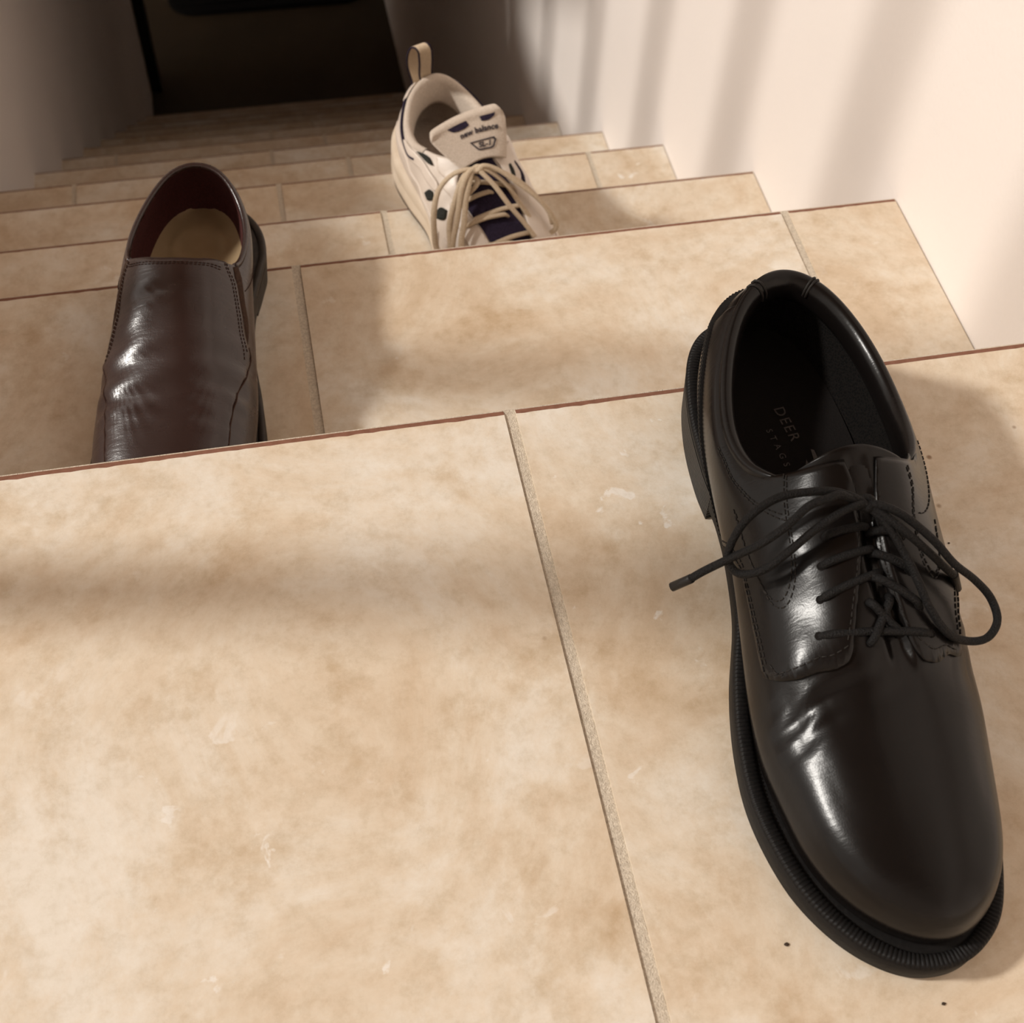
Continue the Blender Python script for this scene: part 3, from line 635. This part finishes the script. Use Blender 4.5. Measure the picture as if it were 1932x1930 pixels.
    sd = [eyL, shift(eyL, -.07, .02), eyR, shift(eyR, .07, .02), tL, cL, sL, shift(sL, -.03, .16), tR, cR, sR, shift(sR, .03, .16),
          [(3.3,4.85),(3.557,4.95),(3.835,4.88),(4.163,4.97),(4.509,5.04),(5.25,5.3)], [(3.3,4.72),(3.557,4.83),(3.835,4.77),(4.163,4.87),(4.509,4.95),(5.25,5.2)],
          [(12.5,4.9),(12.1,4.86),(11.6,4.93),(11.2,5.0),(10.3,5.35)], [(5.22,2.6),(5.36,2.75),(5.42,3.05)]]
    stitches('stitching', S, sd, .185, BLKTH, root)
    # ribbed tape round the counter
    ct = [(15.0,1.9),(15.6,2.2),(0.2,2.4),(.9,2.6),(1.4,2.8),(1.8,2.8),(2.1,2.6),(2.45,2.2),(2.9,1.5),(3.2,.9),(3.5,.3)]
    ct = [((a if a > 8 else a+16), b) for a, b in ct]
    p = resample(on(S, smooth_path(ct, 10), .19), .05); q = resample(on(S, smooth_path(shift(ct, 0, .42), 10), .19), .05); n = min(len(p), len(q))
    V = []; F = []
    for i in range(n):
        a, b = p[int(i*(len(p)-1)/(n-1))], q[int(i*(len(q)-1)/(n-1))]; hgt = .06+.04*((i//2) % 2)
        nn = np.array([a[0]-.3, (a[1]-4.5)*.55 if a[1] < 4.5 else 0, 0]); nn /= np.linalg.norm(nn)+1e-9
        V += [a-nn*.22, a+nn*hgt, b+nn*hgt, b-nn*.22]
    F = [(4*i+k, 4*i+k+1, 4*i+k+5, 4*i+k+4) for i in range(n-1) for k in range(3)]
    fix_normals(link('counter_tape', mesh('counter_tape', world_pt(np.array(V)), F), BLKRUB, root))
    # tongue top edge
    V = []
    us = np.linspace(5.9, 10.1, 50)
    T0 = S.at(us, np.full(50, 5.4), .03); T1 = S.at(us, np.full(50, 5.99), .03); up = np.sin(np.linspace(0, math.pi, 50))
    rows = [T0, T1, T1+np.c_[np.zeros(50), -.25*up, .30*up], T1+np.c_[np.zeros(50), -.40*up, .36*up], T1+np.c_[np.zeros(50), -.50*up, .25*up], T1+np.c_[np.zeros(50), -.30*up, -.3*up]]
    fix_normals(link('tongue', mesh('tongue', world_pt(np.concatenate(rows)), grid_faces(50, 6, False), True), BLK, root))
    # eyelet holes and laces
    eL = [(6.15,5.25),(5.90,4.89),(5.83,4.50),(5.83,4.08)]; eR = [(9.29,5.21),(9.35,4.89),(9.44,4.58),(9.66,4.30)]
    def hole(uv):
        c = S.at(uv[0], uv[1], .165); n = S.at(uv[0], uv[1], .5)-c; n /= np.linalg.norm(n); t = np.cross(n, [0, 1, 0]); t /= np.linalg.norm(t); b = np.cross(n, t)
        V = [c+n*.02]+[c+n*.022+.17*(t*math.cos(a)+b*math.sin(a)) for a in np.linspace(0, 2*math.pi, 17)[:-1]]
        return mesh('eyelet', world_pt(np.array(V)), [(0, i, i % 16+1) for i in range(1, 17)])
    for e in eL+eR: link('eyelet', hole(e), BLKIN, root)
    Ls = lambda a, b, o=.30: tuple(S.at(a, b, o))
    def bar(e0, e1, lift=.40, mids=()):
        p0 = np.array(Ls(*e0, .05)); p0b = np.array(Ls(*e0, .34)); p1 = np.array(Ls(*e1, .05)); p1b = np.array(Ls(*e1, .34))
        m_ = [p0b*(1-t)+p1b*t+np.array([0, 0, lift*math.sin(math.pi*t)*.6]) for t in (.12, .3, .5, .7, .88)]
        return [p0, *m_, p1]
    bars = [bar(eL[3], eR[3], .35), bar(eL[2], (8.1, 4.95), .3), bar(eL[1], (8.0, 5.15), .3), bar(eL[0], (7.9, 5.35), .3), bar((7.75, 5.12), eR[1], .25), bar((7.55, 4.92), eR[2], .25), bar((7.3, 4.72), (8.4, 4.45), -.1), bar((7.2, 4.4), (8.3, 4.75), -.1), bar((7.9, 5.3), eR[0], .35)]
    lc = None
    def add(pts, r=.165):
        return lace('lace', pts, r, LACEB, root)
    for b_ in bars: add(b_)
    K = (-.05, 15.45, 9.15)
    # knot: small wrapped lump
    th = np.linspace(0, 4*math.pi, 40); kn = [(K[0]+.17*math.cos(t)*1.2+.05*math.sin(2.3*t), K[1]+.22*math.sin(t), K[2]+.10*math.sin(1.5*t)+.04*t/6) for t in th]
    add(kn[::2], .17)
    add([K, (-.6,15.3,9.5),(-1.3,15.05,9.65),(-2.1,14.9,9.6),(-3.3,14.75,9.25),(-4.3,14.95,8.6),(-4.95,15.35,7.85),(-5.2,15.8,7.0),(-4.8,16.3,6.6),(-4.0,16.6,7.2),(-3.1,16.4,8.0),(-2.2,16.1,8.8),(-1.2,15.8,9.35),(-.5,15.6,9.4), K])
    add([K, (-.5,15.4,9.35),(-1.2,15.35,9.85),(-1.8,15.5,9.9),(-2.5,15.6,9.7),(-3.4,16.0,9.05),(-4.3,16.1,8.2),(-5.1,15.9,7.2),(-6.0,15.75,6.2),(-6.5,15.7,5.6)])
    link('lace_tip', tube_mesh('lace_tip', [world_pt(np.array([(-6.42,15.72,5.7),(-6.5,15.7,5.6),(-7.1,15.6,5.0)]))], .0019, 10), BLKRUBS, root)
    add([K, (.4,15.75,9.4),(1.2,16.2,9.2),(2.3,17.0,8.5),(3.2,17.6,7.6),(4.3,17.9,6.6),(5.0,18.4,5.9),(5.1,19.2,5.5),(4.5,19.8,5.35),(3.6,19.9,5.5),(2.6,19.8,6.2),(1.9,19.1,7.0),(1.5,18.3,7.7),(1.1,17.3,8.3),(.5,16.3,9.0), K])
    add([K, (.4,16.0,9.2),(1.2,16.8,8.9),(2.2,17.2,8.0),(3.2,17.4,6.9),(3.8,17.3,6.15)])
    link('lace_tip', tube_mesh('lace_tip', [world_pt(np.array([(3.75,17.3,6.25),(3.8,17.3,6.15),(4.2,17.4,5.2)]))], .0019, 10), BLKRUBS, root)
    return root
oxford()

# ------------------------------------------------------------------ dark brown slip-on shoe
def slip_on():
    S = Surf(LOAFER)
    def mod(u, v, p):
        l = p[..., 1]; x = p[..., 0]; k = np.clip((v-1.5)/1.2, 0, 1)*np.clip((5.9-v)/.5, 0, 1)
        w = .085*np.sin(l*3.3+.45*np.sin(x*.8)+.35*x)*np.exp(-((l-17.5)/2.6)**2)
        w += .045*np.sin(l*5.2-.5*x+.5*np.sin(x*.8+1))*np.exp(-((l-19.6)/1.5)**2)
        w += -.16*np.exp(-((l-12.85+.18*x)/.33)**2)*np.exp(-((x-.0)/1.6)**2) + .10*np.exp(-((l-12.2+.1*x)/.4)**2)*np.exp(-((x+.3)/1.3)**2)+.10*np.exp(-((l-13.5+.12*x)/.35)**2)*np.exp(-((x+.6)/1.2)**2)
        return w*k
    S.mod = mod
    root = empty('slip_on_shoe', (-.475, .248, ZN[1]), 'dark brown leather slip-on shoe with cream insole on the first step down', 'shoe', rz=math.radians(-7.5))
    out = Outline([(.2,.15),(-1.6,.7),(-2.7,2.2),(-3.3,4.8),(-3.5,8.0),(-3.3,11.0),(-3.6,14.0),(-4.6,17.3),(-5.0,20.5),(-4.8,23.5),(-3.9,26.3),(-2.3,28.3),(.1,29.1),(2.2,28.3),(3.8,26.1),(4.6,22.8),(4.8,19.5),(4.5,16.5),(3.9,13.0),(3.7,9.5),(4.1,6.6),(4.3,4.6),(3.7,2.5),(2.1,.75)])
    zt = interp([0, 8, 12, 16, 20, 29], [2.9, 2.5, 2.1, 1.7, 1.5, 1.6]); zb = interp([0, 8, 11, 15, 18, 26, 29], [0, .8, .8, .3, 0, 0, .3])
    sole_set(root, out, zt, zb, 8.2, BRNRUB, BRNRUB, .7, BRNRUB, .4, False)
    link('upper', surf_mesh('upper', S, 256, 0, 6-1e-6, 120, 0.0, rim=-.22), BRN, root)
    link('lining', surf_mesh('lining', S, 128, .1, 5.93, 40, -.22, True), BURG, root)
    insole('insole', S, interp([0, 8, 14, 20, 30], [3.0, 2.7, 2.2, 1.8, 1.8]), CREAM, root, .12, True)
    # vamp laid over the quarters, its edge running back from the sides of the toe to the topline
    eR = [(9.4,5.99),(10.3,5.99),(10.95,5.95),(11.28,5.4),(11.36,4.953),(11.373,4.175),(11.33,3.52),(11.3,3.05)]
    side = [(11.3,3.05),(11.21,2.707),(10.808,2.915),(10.544,3.019),(10.347,3.001),(10.156,2.89),(9.9,2.6),(9.4,2.3),(8.7,2.2),(8.0,2.2)]
    sideL = [(8.0,2.2),(7.2,2.2),(6.5,2.35),(6.045,2.617),(5.669,2.841),(5.36,2.92),(5.1,2.9),(4.928,2.85),(4.82,3.1)]
    eL = [(4.82,3.1),(4.86,3.5),(4.88,3.9),(4.88,4.363),(4.72,4.857),(4.6,5.4),(4.75,5.93),(5.3,5.99)]
    top = [(5.3,5.99),(6.6,5.99),(8,5.99),(9.4,5.99)]
    panel('vamp', S, [eR, side, sideL, eL, top], .13, BRN, root)
    grooves('vamp_seam', S, [side[:-3]], .10, BRNTH, root, .045); grooves('vamp_seam', S, [sideL[2:-1]], .10, BRNTH, root, .045)
    gR = [[(11.42,5.9),(11.4,4.95),(11.41,4.175),(11.38,3.52),(11.36,3.05)], [(11.36,3.05),(11.50,3.1),(11.657,3.445),(11.72,4.235),(11.80,5.0),(11.82,5.9)], [(11.82,5.9),(11.42,5.9)]]
    panel('elastic_gusset', S, gR, .05, BRNGORE, root)
    gL = [[(4.55,5.9),(4.55,5.2),(4.66,4.7),(4.80,4.2),(4.80,3.6)], [(4.80,3.6),(4.6,3.6),(4.4,4.2),(4.2,5.0),(4.12,5.9)], [(4.12,5.9),(4.55,5.9)]]
    panel('elastic_gusset', S, gL, .05, BRNGORE, root)
    stp = [[(5.0,5.78),(5.6,5.86),(6.2,5.90),(7.0,5.92),(8.0,5.93),(9.0,5.92),(9.8,5.89),(10.5,5.82)], [(5.0,5.70),(5.6,5.81),(6.2,5.86),(7.0,5.89),(8.0,5.90),(9.0,5.89),(9.8,5.85),(10.5,5.75)],
           shift(eR[2:], -.14, 0), shift(eR[2:], -.26, 0), shift(eL[:-1], .12, 0), shift(eL[:-1], .2, 0)]
    stitches('stitching', S, stp, .15, BRNTH, root, .24, .16, .025)
    rimst = [[(11.9,5.75),(13,5.75),(14,5.75),(15,5.75),(15.95,5.75)], [(0.05,5.75),(1,5.75),(2,5.75),(3,5.75),(4.1,5.75)], [(11.85,4.3),(12.8,3.6),(13.6,3.0),(14.4,2.6)], [(4.2,4.3),(3.2,3.6),(2.4,3.0),(1.6,2.6)]]
    stitches('stitching', S, rimst, .02, BRNTH, root, .24, .16, .025)
    # bound topline
    us = np.r_[np.linspace(11.7, 16, 70)[:-1], np.linspace(0, 4.4, 70)]; C0 = S.at(us, np.full(len(us), 5.99), -.09)
    link('topline_binding', tube_mesh('topline_binding', [world_pt(C0)], .0017, 10), BRN, root)
    return root
slip_on()

# ------------------------------------------------------------------ off-white running shoe
def sneaker():
    S = Surf(SNEAKER)
    def mod(u, v, p):
        l = p[..., 1]; x = p[..., 0]; k = np.clip((v-1)/1, 0, 1)
        return k*(.09*np.sin(l*1.9+x)*np.exp(-((l-10.5)/3)**2)*np.clip((np.abs(x-.2)-1.5)/2, 0, 1) + .05*np.sin(l*3.2-x*1.5)*np.exp(-((l-16)/3)**2))
    S.mod = mod
    root = empty('running_shoe', (-.298, .522, ZN[2]), 'off-white running shoe with navy patches and cream laces two steps down', 'shoe', rz=math.radians(14))
    out = Outline([(.5,.1),(-1.6,.7),(-3.0,2.4),(-3.9,5.2),(-4.0,8.5),(-3.8,12.0),(-4.4,15.5),(-5.1,19.0),(-5.2,22.3),(-4.5,25.7),(-2.8,28.2),(.2,29.2),(2.9,28.3),(4.5,25.9),(5.1,22.5),(5.1,18.8),(4.6,15.0),(4.2,11.5),(4.3,8.0),(4.2,5.2),(3.5,2.4),(2.3,.75)])
    zt = interp([0, 6, 12, 18, 24, 29], [3.5, 3.3, 2.9, 2.5, 2.4, 2.9])
    zb = interp([0, 2, 20, 26, 29], [.5, 0, 0, .2, 1.1])
    rings = [out.ring(lambda l: zb(l)+.45, -.02)]+[out.ring(lambda l, f=f: zb(l)+.45+(zt(l)-zb(l)-.45)*f, ins) for f, ins in ((.15, -.12), (.35, -.10), (.45, -.0), (.52, 0), (.62, -.08), (.85, -.04), (1.0, .12))]+[out.ring(zt, .8)]
    fix_normals(link('midsole', rings_mesh('midsole', rings), SOLEW, root))
    rings = [out.ring(zb, .5), out.ring(zb, .1), out.ring(lambda l: zb(l)+.15, 0), out.ring(lambda l: zb(l)+.45, 0), out.ring(lambda l: zb(l)+.5, .3)]
    fix_normals(link('outsole', rings_mesh('outsole', rings), OUTS, root))
    link('upper', surf_mesh('upper', S, 224, 0, 6-1e-6, 80, 0.0, rim=-.55), WHT, root)
    link('lining', surf_mesh('lining', S, 128, .1, 5.9, 40, -.55, True), LIN, root)
    insole('insole', S, interp([0, 8, 14, 20, 30], [3.7, 3.4, 3.0, 2.6, 2.8]), LIN, root, .5)
    # padded collar
    us = np.r_[np.linspace(11.9, 16, 60)[:-1], np.linspace(0, 4.2, 60)]; C0 = S.at(us, np.full(len(us), 5.9), -.28); V = []; seg = 14
    Nn = S.at(us, np.full(len(us), 5.5), .5)-S.at(us, np.full(len(us), 5.5), 0); Nn[:, 2] *= .3; Nn /= np.linalg.norm(Nn, axis=1)[:, None]
    for i in range(len(us)):
        for k in range(seg):
            th = 2*math.pi*k/seg; V.append(C0[i]+Nn[i]*(math.cos(th)*.38-(.25 if math.sin(th) < -.3 else 0)*abs(math.sin(th)))+np.array([0, 0, math.sin(th)*(.42 if math.sin(th) > 0 else 2.2)-.1]))
    fix_normals(link('padded_collar', mesh('padded_collar', world_pt(np.array(V)), grid_faces(seg, len(us), True), True), WHT2, root))
    # throat: navy mesh under the laces
    thL = [(6.9,5.95),(6.3,5.5),(6.05,5.0),(6.052,4.6),(6.1,4.3),(6.35,4.05),(6.75,3.75),(7.1,3.3)]
    thR = [(7.1,3.3),(7.9,3.15),(8.5,3.4),(8.8,3.9),(8.85,4.3),(8.9,4.7),(8.75,5.1),(8.5,5.5),(8.3,5.95)]
    navy = panel('throat_mesh', S, [thL, thR, [(8.3,5.95),(7.6,5.95),(6.9,5.95)]], .06, NAVY, root)
    # eyestays, toe cap and side overlays
    eyeL = [[(6.9,5.95),(6.25,5.5),(5.98,5.0),(5.98,4.6),(6.05,4.25),(6.3,3.98),(6.75,3.65),(7.15,3.2)], [(7.15,3.2),(6.6,2.9),(6.0,3.2),(5.65,3.5)], [(5.65,3.5),(5.5,3.9),(5.6,4.2),(5.25,4.4),(5.45,4.75),(5.1,5.0),(5.0,5.5),(4.9,5.97)], [(4.9,5.97),(5.9,5.97),(6.9,5.95)]]
    panel('eyestay', S, eyeL, .20, WHT, root)
    eyeR = [[(8.3,5.95),(8.6,5.5),(8.85,5.1),(9.0,4.7),(8.95,4.3),(8.9,3.9),(8.55,3.4),(7.95,3.1)], [(7.95,3.1),(8.8,2.7),(9.4,3.1)], [(9.4,3.1),(9.7,3.5),(9.6,3.8),(9.95,4.1),(9.8,4.5),(10.2,4.8),(10.3,5.4),(10.6,5.97)], [(10.6,5.97),(9.4,5.97),(8.3,5.95)]]
    panel('eyestay', S, eyeR, .20, WHT, root)
    capL = [[(5.2,2.3),(6.0,2.6),(6.8,2.7),(7.6,2.9),(8.4,2.7),(9.2,2.6),(10.4,2.3)], [(10.4,2.3),(10.6,1.2),(10.4,.1)], [(10.4,.1),(8,.1),(5.4,.1)], [(5.4,.1),(5.1,1.2),(5.2,2.3)]]
    panel('toe_cap', S, capL, .12, WHT, root)
    sideL = [[(3.9,5.5),(4.5,5.0),(5.0,4.5),(5.1,4.2)], [(5.1,4.2),(4.9,3.9),(4.6,4.1),(4.2,4.4),(3.6,4.5),(3.1,4.7),(2.9,5.1)], [(2.9,5.1),(3.2,5.5),(3.9,5.5)]]
    panel('side_overlay', S, sideL, .18, WHT, root)
    sideL2 = [[(1.2,.3),(1.2,2.0),(1.9,3.0),(2.8,3.3),(3.7,2.9),(4.4,2.4),(5.0,2.2)], [(5.0,2.2),(4.9,1.0),(4.9,.3)], [(4.9,.3),(3,.3),(1.2,.3)]]
    panel('side_overlay', S, sideL2, .12, WHT, root)
    sideR2 = [[(14.8,.3),(14.8,2.0),(14.1,3.0),(13.2,3.3),(12.3,2.9),(11.6,2.4),(10.9,2.2)], [(10.9,2.2),(11.0,1.0),(11.0,.3)], [(11.0,.3),(13,.3),(14.8,.3)]]
    panel('side_overlay', S, sideR2, .12, WHT, root)
    def patch(segs, off, m, nm='navy_patch'): return panel(nm, S, segs, off, m, root, .1)
    patch([[(3.95,5.62),(4.25,5.75),(4.6,5.65),(4.85,5.25)], [(4.85,5.25),(4.65,5.20),(4.3,5.35),(3.95,5.62)]], .22, DKG)
    patch([[(4.40,3.27),(4.65,3.75),(4.82,3.80)], [(4.82,3.80),(4.80,3.45),(4.50,3.0)], [(4.50,3.0),(4.40,3.27)]], .14, DKG)
    patch([[(4.85,2.95),(5.121,3.475),(5.38,3.62)], [(5.38,3.62),(5.28,3.2),(4.93,2.75)], [(4.93,2.75),(4.85,2.95)]], .16, DKG)
    patch([[(9.85,5.2),(9.9,4.8),(9.95,4.5),(10.1,4.25)], [(10.1,4.25),(10.25,4.5),(10.2,4.9),(10.05,5.2)], [(10.05,5.2),(9.85,5.2)]], .22, NAVY)
    patch([[(9.25,5.3),(9.2,4.9),(9.3,4.6),(9.55,4.9),(9.5,5.3)], [(9.5,5.3),(9.25,5.3)]], .22, DKG)
    piping = [(.9,5.1),(1.5,5.35),(2.1,5.3),(2.66,5.15),(3.1,4.75),(3.5,4.7),(3.9,4.85)]
    grooves('navy_piping', S, [piping], .12, NAVY, root, .13)
    grooves('navy_piping', S, [[(15.1,5.1),(14.4,5.3),(13.8,5.25),(13.2,5.0),(12.7,4.7),(12.2,4.75)]], .12, NAVY, root, .13)
    # padded tongue standing above the laces (x across, l along)
    TL = [(-3.3,12.9,9.3),(-3.9,12.1,11.0),(2.7,11.9,12.0),(2.75,13.6,9.2)]
    nx, ny = 40, 26; rowsF = []; rowsB = []
    def tng(a, b, lift=0.0):          # a across 0..1, b 0 at the laces .. 1 at the top
        base = np.array([-1.9+3.9*a, 15.0-.25*math.sin(a*math.pi), 9.0+.35*math.sin(a*math.pi)])
        midp = np.array([-3.0+5.8*a, 13.5-.2*math.sin(a*math.pi), 9.75+.45*a+.35*math.sin(a*math.pi)])
        topp = np.array([-3.95+6.9*a, 12.15-.15*a-.75*math.sin(a*math.pi), 10.95+1.1*a-.15*math.sin(a*math.pi)])
        p = (1-b)*((1-b)*base+b*midp)+b*((1-b)*midp+b*topp) if b < 1.0 else topp
        p = p*1.0
        # rounded corners at the top
        c = min(a, 1-a)
        if c < .12 and b > .7: k = (1-c/.12)**2*((b-.7)/.3)**2; p = p+np.array([(.5-a)*1.1*k, .25*k, -.35*k])
        n = np.array([0, .66, .75]); return p+n*lift
    for j in range(ny):
        for i in range(nx):
            a, b = i/(nx-1), j/(ny-1); e = min(a, 1-a, 1-b)*6; puff = .22*min(1, math.sqrt(max(0, e)))
            if b > .82: puff += .16*math.sin(math.pi*min(1, (b-.82)/.18))
            rowsF.append(tng(a, b, puff)); rowsB.append(tng(a, b, -puff))
    V = world_pt(np.array(rowsF+rowsB)); k = nx*ny; Fq = grid_faces(nx, ny, False); F = Fq+[tuple(q+k for q in f[::-1]) for f in Fq]
    for i in range(nx-1): F += [((ny-1)*nx+i, (ny-1)*nx+i+1, k+(ny-1)*nx+i+1, k+(ny-1)*nx+i), (i+1, i, k+i, k+i+1)]
    for j in range(ny-1): F += [(j*nx, (j+1)*nx, k+(j+1)*nx, k+j*nx), ((j+1)*nx+nx-1, j*nx+nx-1, k+j*nx+nx-1, k+(j+1)*nx+nx-1)]
    tg = fix_normals(link('tongue', mesh('tongue', V, F, True), WHT2, root))
    def on_t(a, b, lift=.27): return tuple(world_pt(tng(a, b, lift)))
    def tpatch(name, poly, m, lift=.26, par=tg):
        q = resample(np.array(poly+[poly[0]], float), .02); c = q.mean(0); n = len(q)-1
        V = []; F = []
        for r in range(5):
            for i in range(n): s = 1-r/5; V.append(on_t(*(c+(q[i]-c)*s), lift))
        V.append(on_t(*c, lift))
        for r in range(4):
            for i in range(n): F.append((r*n+i, r*n+(i+1) % n, (r+1)*n+(i+1) % n, (r+1)*n+i))
        for i in range(n): F.append((4*n+i, 4*n+(i+1) % n, 5*n))
        return fix_normals(link(name, mesh(name, V, F, True), m, par))
    tpatch('navy_tab', [(.24,.86),(.29,.74),(.36,.71),(.45,.71),(.52,.74),(.51,.86),(.38,.855)], NAVY, .27)
    tpatch('navy_tab', [(.68,.86),(.69,.745),(.78,.735),(.86,.79),(.88,.86),(.78,.86)], NAVY, .27)
    text_on('tongue_lettering', 'new balance', .105, lambda x, y: on_t(.60+x*1.0, .555+y*1.5, .275), PRINTD, tg, shear=.25, bold=.0035, spacing=1.05)
    fr = [(.40,.42),(.79,.42),(.82,.36),(.76,.22),(.72,.19),(.50,.19),(.46,.22)]
    fin = [(.432,.388),(.765,.388),(.785,.36),(.738,.240),(.70,.222),(.515,.222),(.487,.240)]
    P = np.array(fr); Q = np.array(fin); V = [on_t(*p, .275) for p in P]+[on_t(*p, .275) for p in Q]; n = len(fr)
    link('badge_frame', mesh('badge_frame', V, [(i, (i+1) % n, n+(i+1) % n, n+i) for i in range(n)]), PRINTD, tg)
    text_on('tongue_lettering', 'SL-1', .125, lambda x, y: on_t(.61+x*1.0, .255+y*1.15, .275), PRINTD, tg, shear=.3, bold=.005)
    # heel pull loop
    def loopstrip(name, w, lift, m, par):
        c = np.array([(.45,3.1,7.6),(.35,2.75,8.3),(.25,2.6,8.8),(.1,2.9,9.6),(-.15,3.6,10.9),(-.4,4.15,12.1),(-.5,4.3,12.55),(-.65,4.1,12.85),(-.85,3.7,12.75),(-.9,3.2,12.1),(-.8,2.5,10.9),(-.55,1.9,9.6),(-.2,1.5,8.4),(.05,1.25,7.6),(.2,.95,6.8)])
        c = smooth_path(c, 6); V = []; n = len(c)
        T = np.gradient(c, axis=0)
        for i in range(n):
            t = T[i]/np.linalg.norm(T[i]); wd = np.array([.97, .12, .2]); nn = np.cross(t, wd); nn /= np.linalg.norm(nn)
            for s, h in ((-w, -.05), (w, -.05), (w, .05), (-w, .05)): V.append(c[i]+wd*s+nn*(h*1.0+lift*np.sign(h)))
        F = grid_faces(4, n, True); return fix_normals(link(name, mesh(name, world_pt(np.array(V)), F), m, par))
    lp = loopstrip('pull_loop', .62, .0, NAVY, root); loopstrip('loop_tape', .47, .02, LACEW, lp)
    # heel side tab
    panel('heel_tab', S, [[(.75,5.0),(.75,5.95)], [(.75,5.95),(1.35,5.95)], [(1.35,5.95),(1.35,5.0)], [(1.35,5.0),(.75,5.0)]], .28, WHT, root)
    # laces
    def add(pts, r=.235, flat=.6): return lace('lace', pts, r, LACEW, root, flat, 8)
    K = (-1.05, 15.9, 9.55)
    add([K,(-2.0,15.65,9.6),(-3.1,15.45,9.2),(-4.2,15.6,8.2),(-5.0,16.5,7.0),(-5.4,17.5,5.7),(-5.55,18.3,4.8),(-5.3,19.6,4.5),(-4.9,20.1,4.9),(-4.75,19.2,5.7),(-4.3,18.0,6.75),(-3.5,17.1,7.9),(-2.6,16.3,9.0),(-1.9,15.9,9.5),K])
    add([K,(-1.7,16.0,9.65),(-2.5,16.6,9.2),(-3.1,17.3,8.3),(-3.8,18.3,7.1),(-4.5,19.1,5.9),(-5.0,20.0,4.9)])
    add([K,(-1.6,16.1,9.5),(-2.2,16.9,9.0),(-2.75,17.6,8.2),(-3.3,18.6,7.2),(-4.0,19.6,6.2),(-4.3,20.6,5.4)])
    add([K,(-.4,15.95,9.75),(.6,16.4,9.35),(1.9,17.5,8.4),(3.1,18.6,7.4),(3.9,19.6,6.3),(4.15,20.2,5.4),(3.5,20.3,5.0),(2.5,19.9,5.7),(1.8,18.7,6.9),(1.0,17.1,8.3),(-.2,16.2,9.4),K])
    add([K,(-.3,16.0,9.6),(1.0,16.6,9.1),(2.3,17.4,8.2),(3.3,18.4,7.1),(3.9,19.2,6.2),(4.0,19.9,5.4)])
    add([K,(-.8,16.4,9.5),(-.2,17.6,8.9),(.4,19.2,7.95),(1.1,20.4,7.0),(1.6,21.4,6.2)])
    th = np.linspace(0, 4*math.pi, 30); add([(K[0]+.35*math.cos(t), K[1]+.2*math.sin(t), K[2]+.12*math.sin(1.5*t)) for t in th][::2])
    def bar(a, b, o=.33): 
        p, q = S.at(*a, o), S.at(*b, o); return [S.at(*a, .0)]+[p*(1-t)+q*t+np.array([0, 0, .25*math.sin(math.pi*t)]) for t in (.08, .3, .5, .7, .92)]+[S.at(*b, .0)]
    add(bar((6.0,4.85),(8.95,4.6))); add(bar((5.9,4.05),(7.6,4.7))); add(bar((6.4,3.85),(8.9,4.15))); add(bar((6.1,3.6),(8.0,4.1)))
    add([(-2.3,16.8,7.9),(-1.9,16.9,8.5),(-1.5,16.8,8.8),(-1.2,16.5,8.95),(-1.4,16.1,9.0),(-2.0,16.2,8.8),(-2.4,16.4,8.2)])
    add(bar((6.9,3.4),(8.75,3.55))); add(bar((6.6,3.3),(7.9,3.5)))
    return root
sneaker()
# ------------------------------------------------------------------ lower floor: dark mat with rounded corners
def rounded_slab(name, w, d, r, h, m, parent=None, b=.006):
    loop = []
    for cx, cy, a0 in ((w/2-r, d/2-r, 0), (-w/2+r, d/2-r, 90), (-w/2+r, -d/2+r, 180), (w/2-r, -d/2+r, 270)):
        for k in range(9):
            a = math.radians(a0+k*90/8); loop.append((cx+r*math.cos(a), cy+r*math.sin(a)))
    n = len(loop); L = np.array(loop); V = []
    for s, z in ((0, 0), (0, h-b), (b, h), (.035, h), (.038, h-.002)):
        f = np.array([1-2*s/w, 1-2*s/d]); V += [(*(p*f), z) for p in L]
    F = grid_faces(n, 5, True)+[tuple(range(4*n, 5*n)), tuple(range(n))[::-1]]
    return link(name, mesh(name, V, F), m, parent)
MATM = mat_fabric('black_mat_fibre', (.006, .005, .005), 260, 1.0, .95, (.002, .002, .002))
mt = empty('floor_mat', (-.37, 3.62, ZF), 'black rounded-corner mat on the shaded floor at the foot of the stairs', 'mat', rz=math.radians(0))
rounded_slab('mat_base', .64, .50, .09, .014, MATM, mt)
for k in range(12):
    link('mat_rib', box_mesh('mat_rib', -.28, .28, -.21+k*.037, -.21+k*.037+.02, .0121, .0165), MATM, mt)
# ------------------------------------------------------------------ tiny dark crumbs on the landing
def crumb(x, y, r, label):
    rng = random.Random(int(x*9999)); bm = bmesh.new(); bmesh.ops.create_icosphere(bm, subdivisions=2, radius=r)
    for v in bm.verts:
        v.co *= rng.uniform(.8, 1.15); v.co.x *= 1.4; v.co.z *= .6
    zmin = min(v.co.z for v in bm.verts); me = bpy.data.meshes.new('crumb'); bm.to_mesh(me); bm.free()
    for v in me.vertices: v.co.z -= zmin
    o = link('crumb', me, CRUMB, None, label, 'crumb'); o.location = (x, y, ZN[0]); return o
CRUMB = mat_noise('dark_grit', (.03, .018, .012), (.06, .035, .02), 900, .8)
crumb(-.2772, -.3091, .0007, 'tiny dark crumb on the landing tile left of the black shoe toe')
crumb(-.2268, -.3405, .0006, 'tiny dark crumb at the bottom edge of the picture below the black shoe')
crumb(-.1464, -.1483, .0004, 'speck of dark grit on the tile right of the black shoe laces')
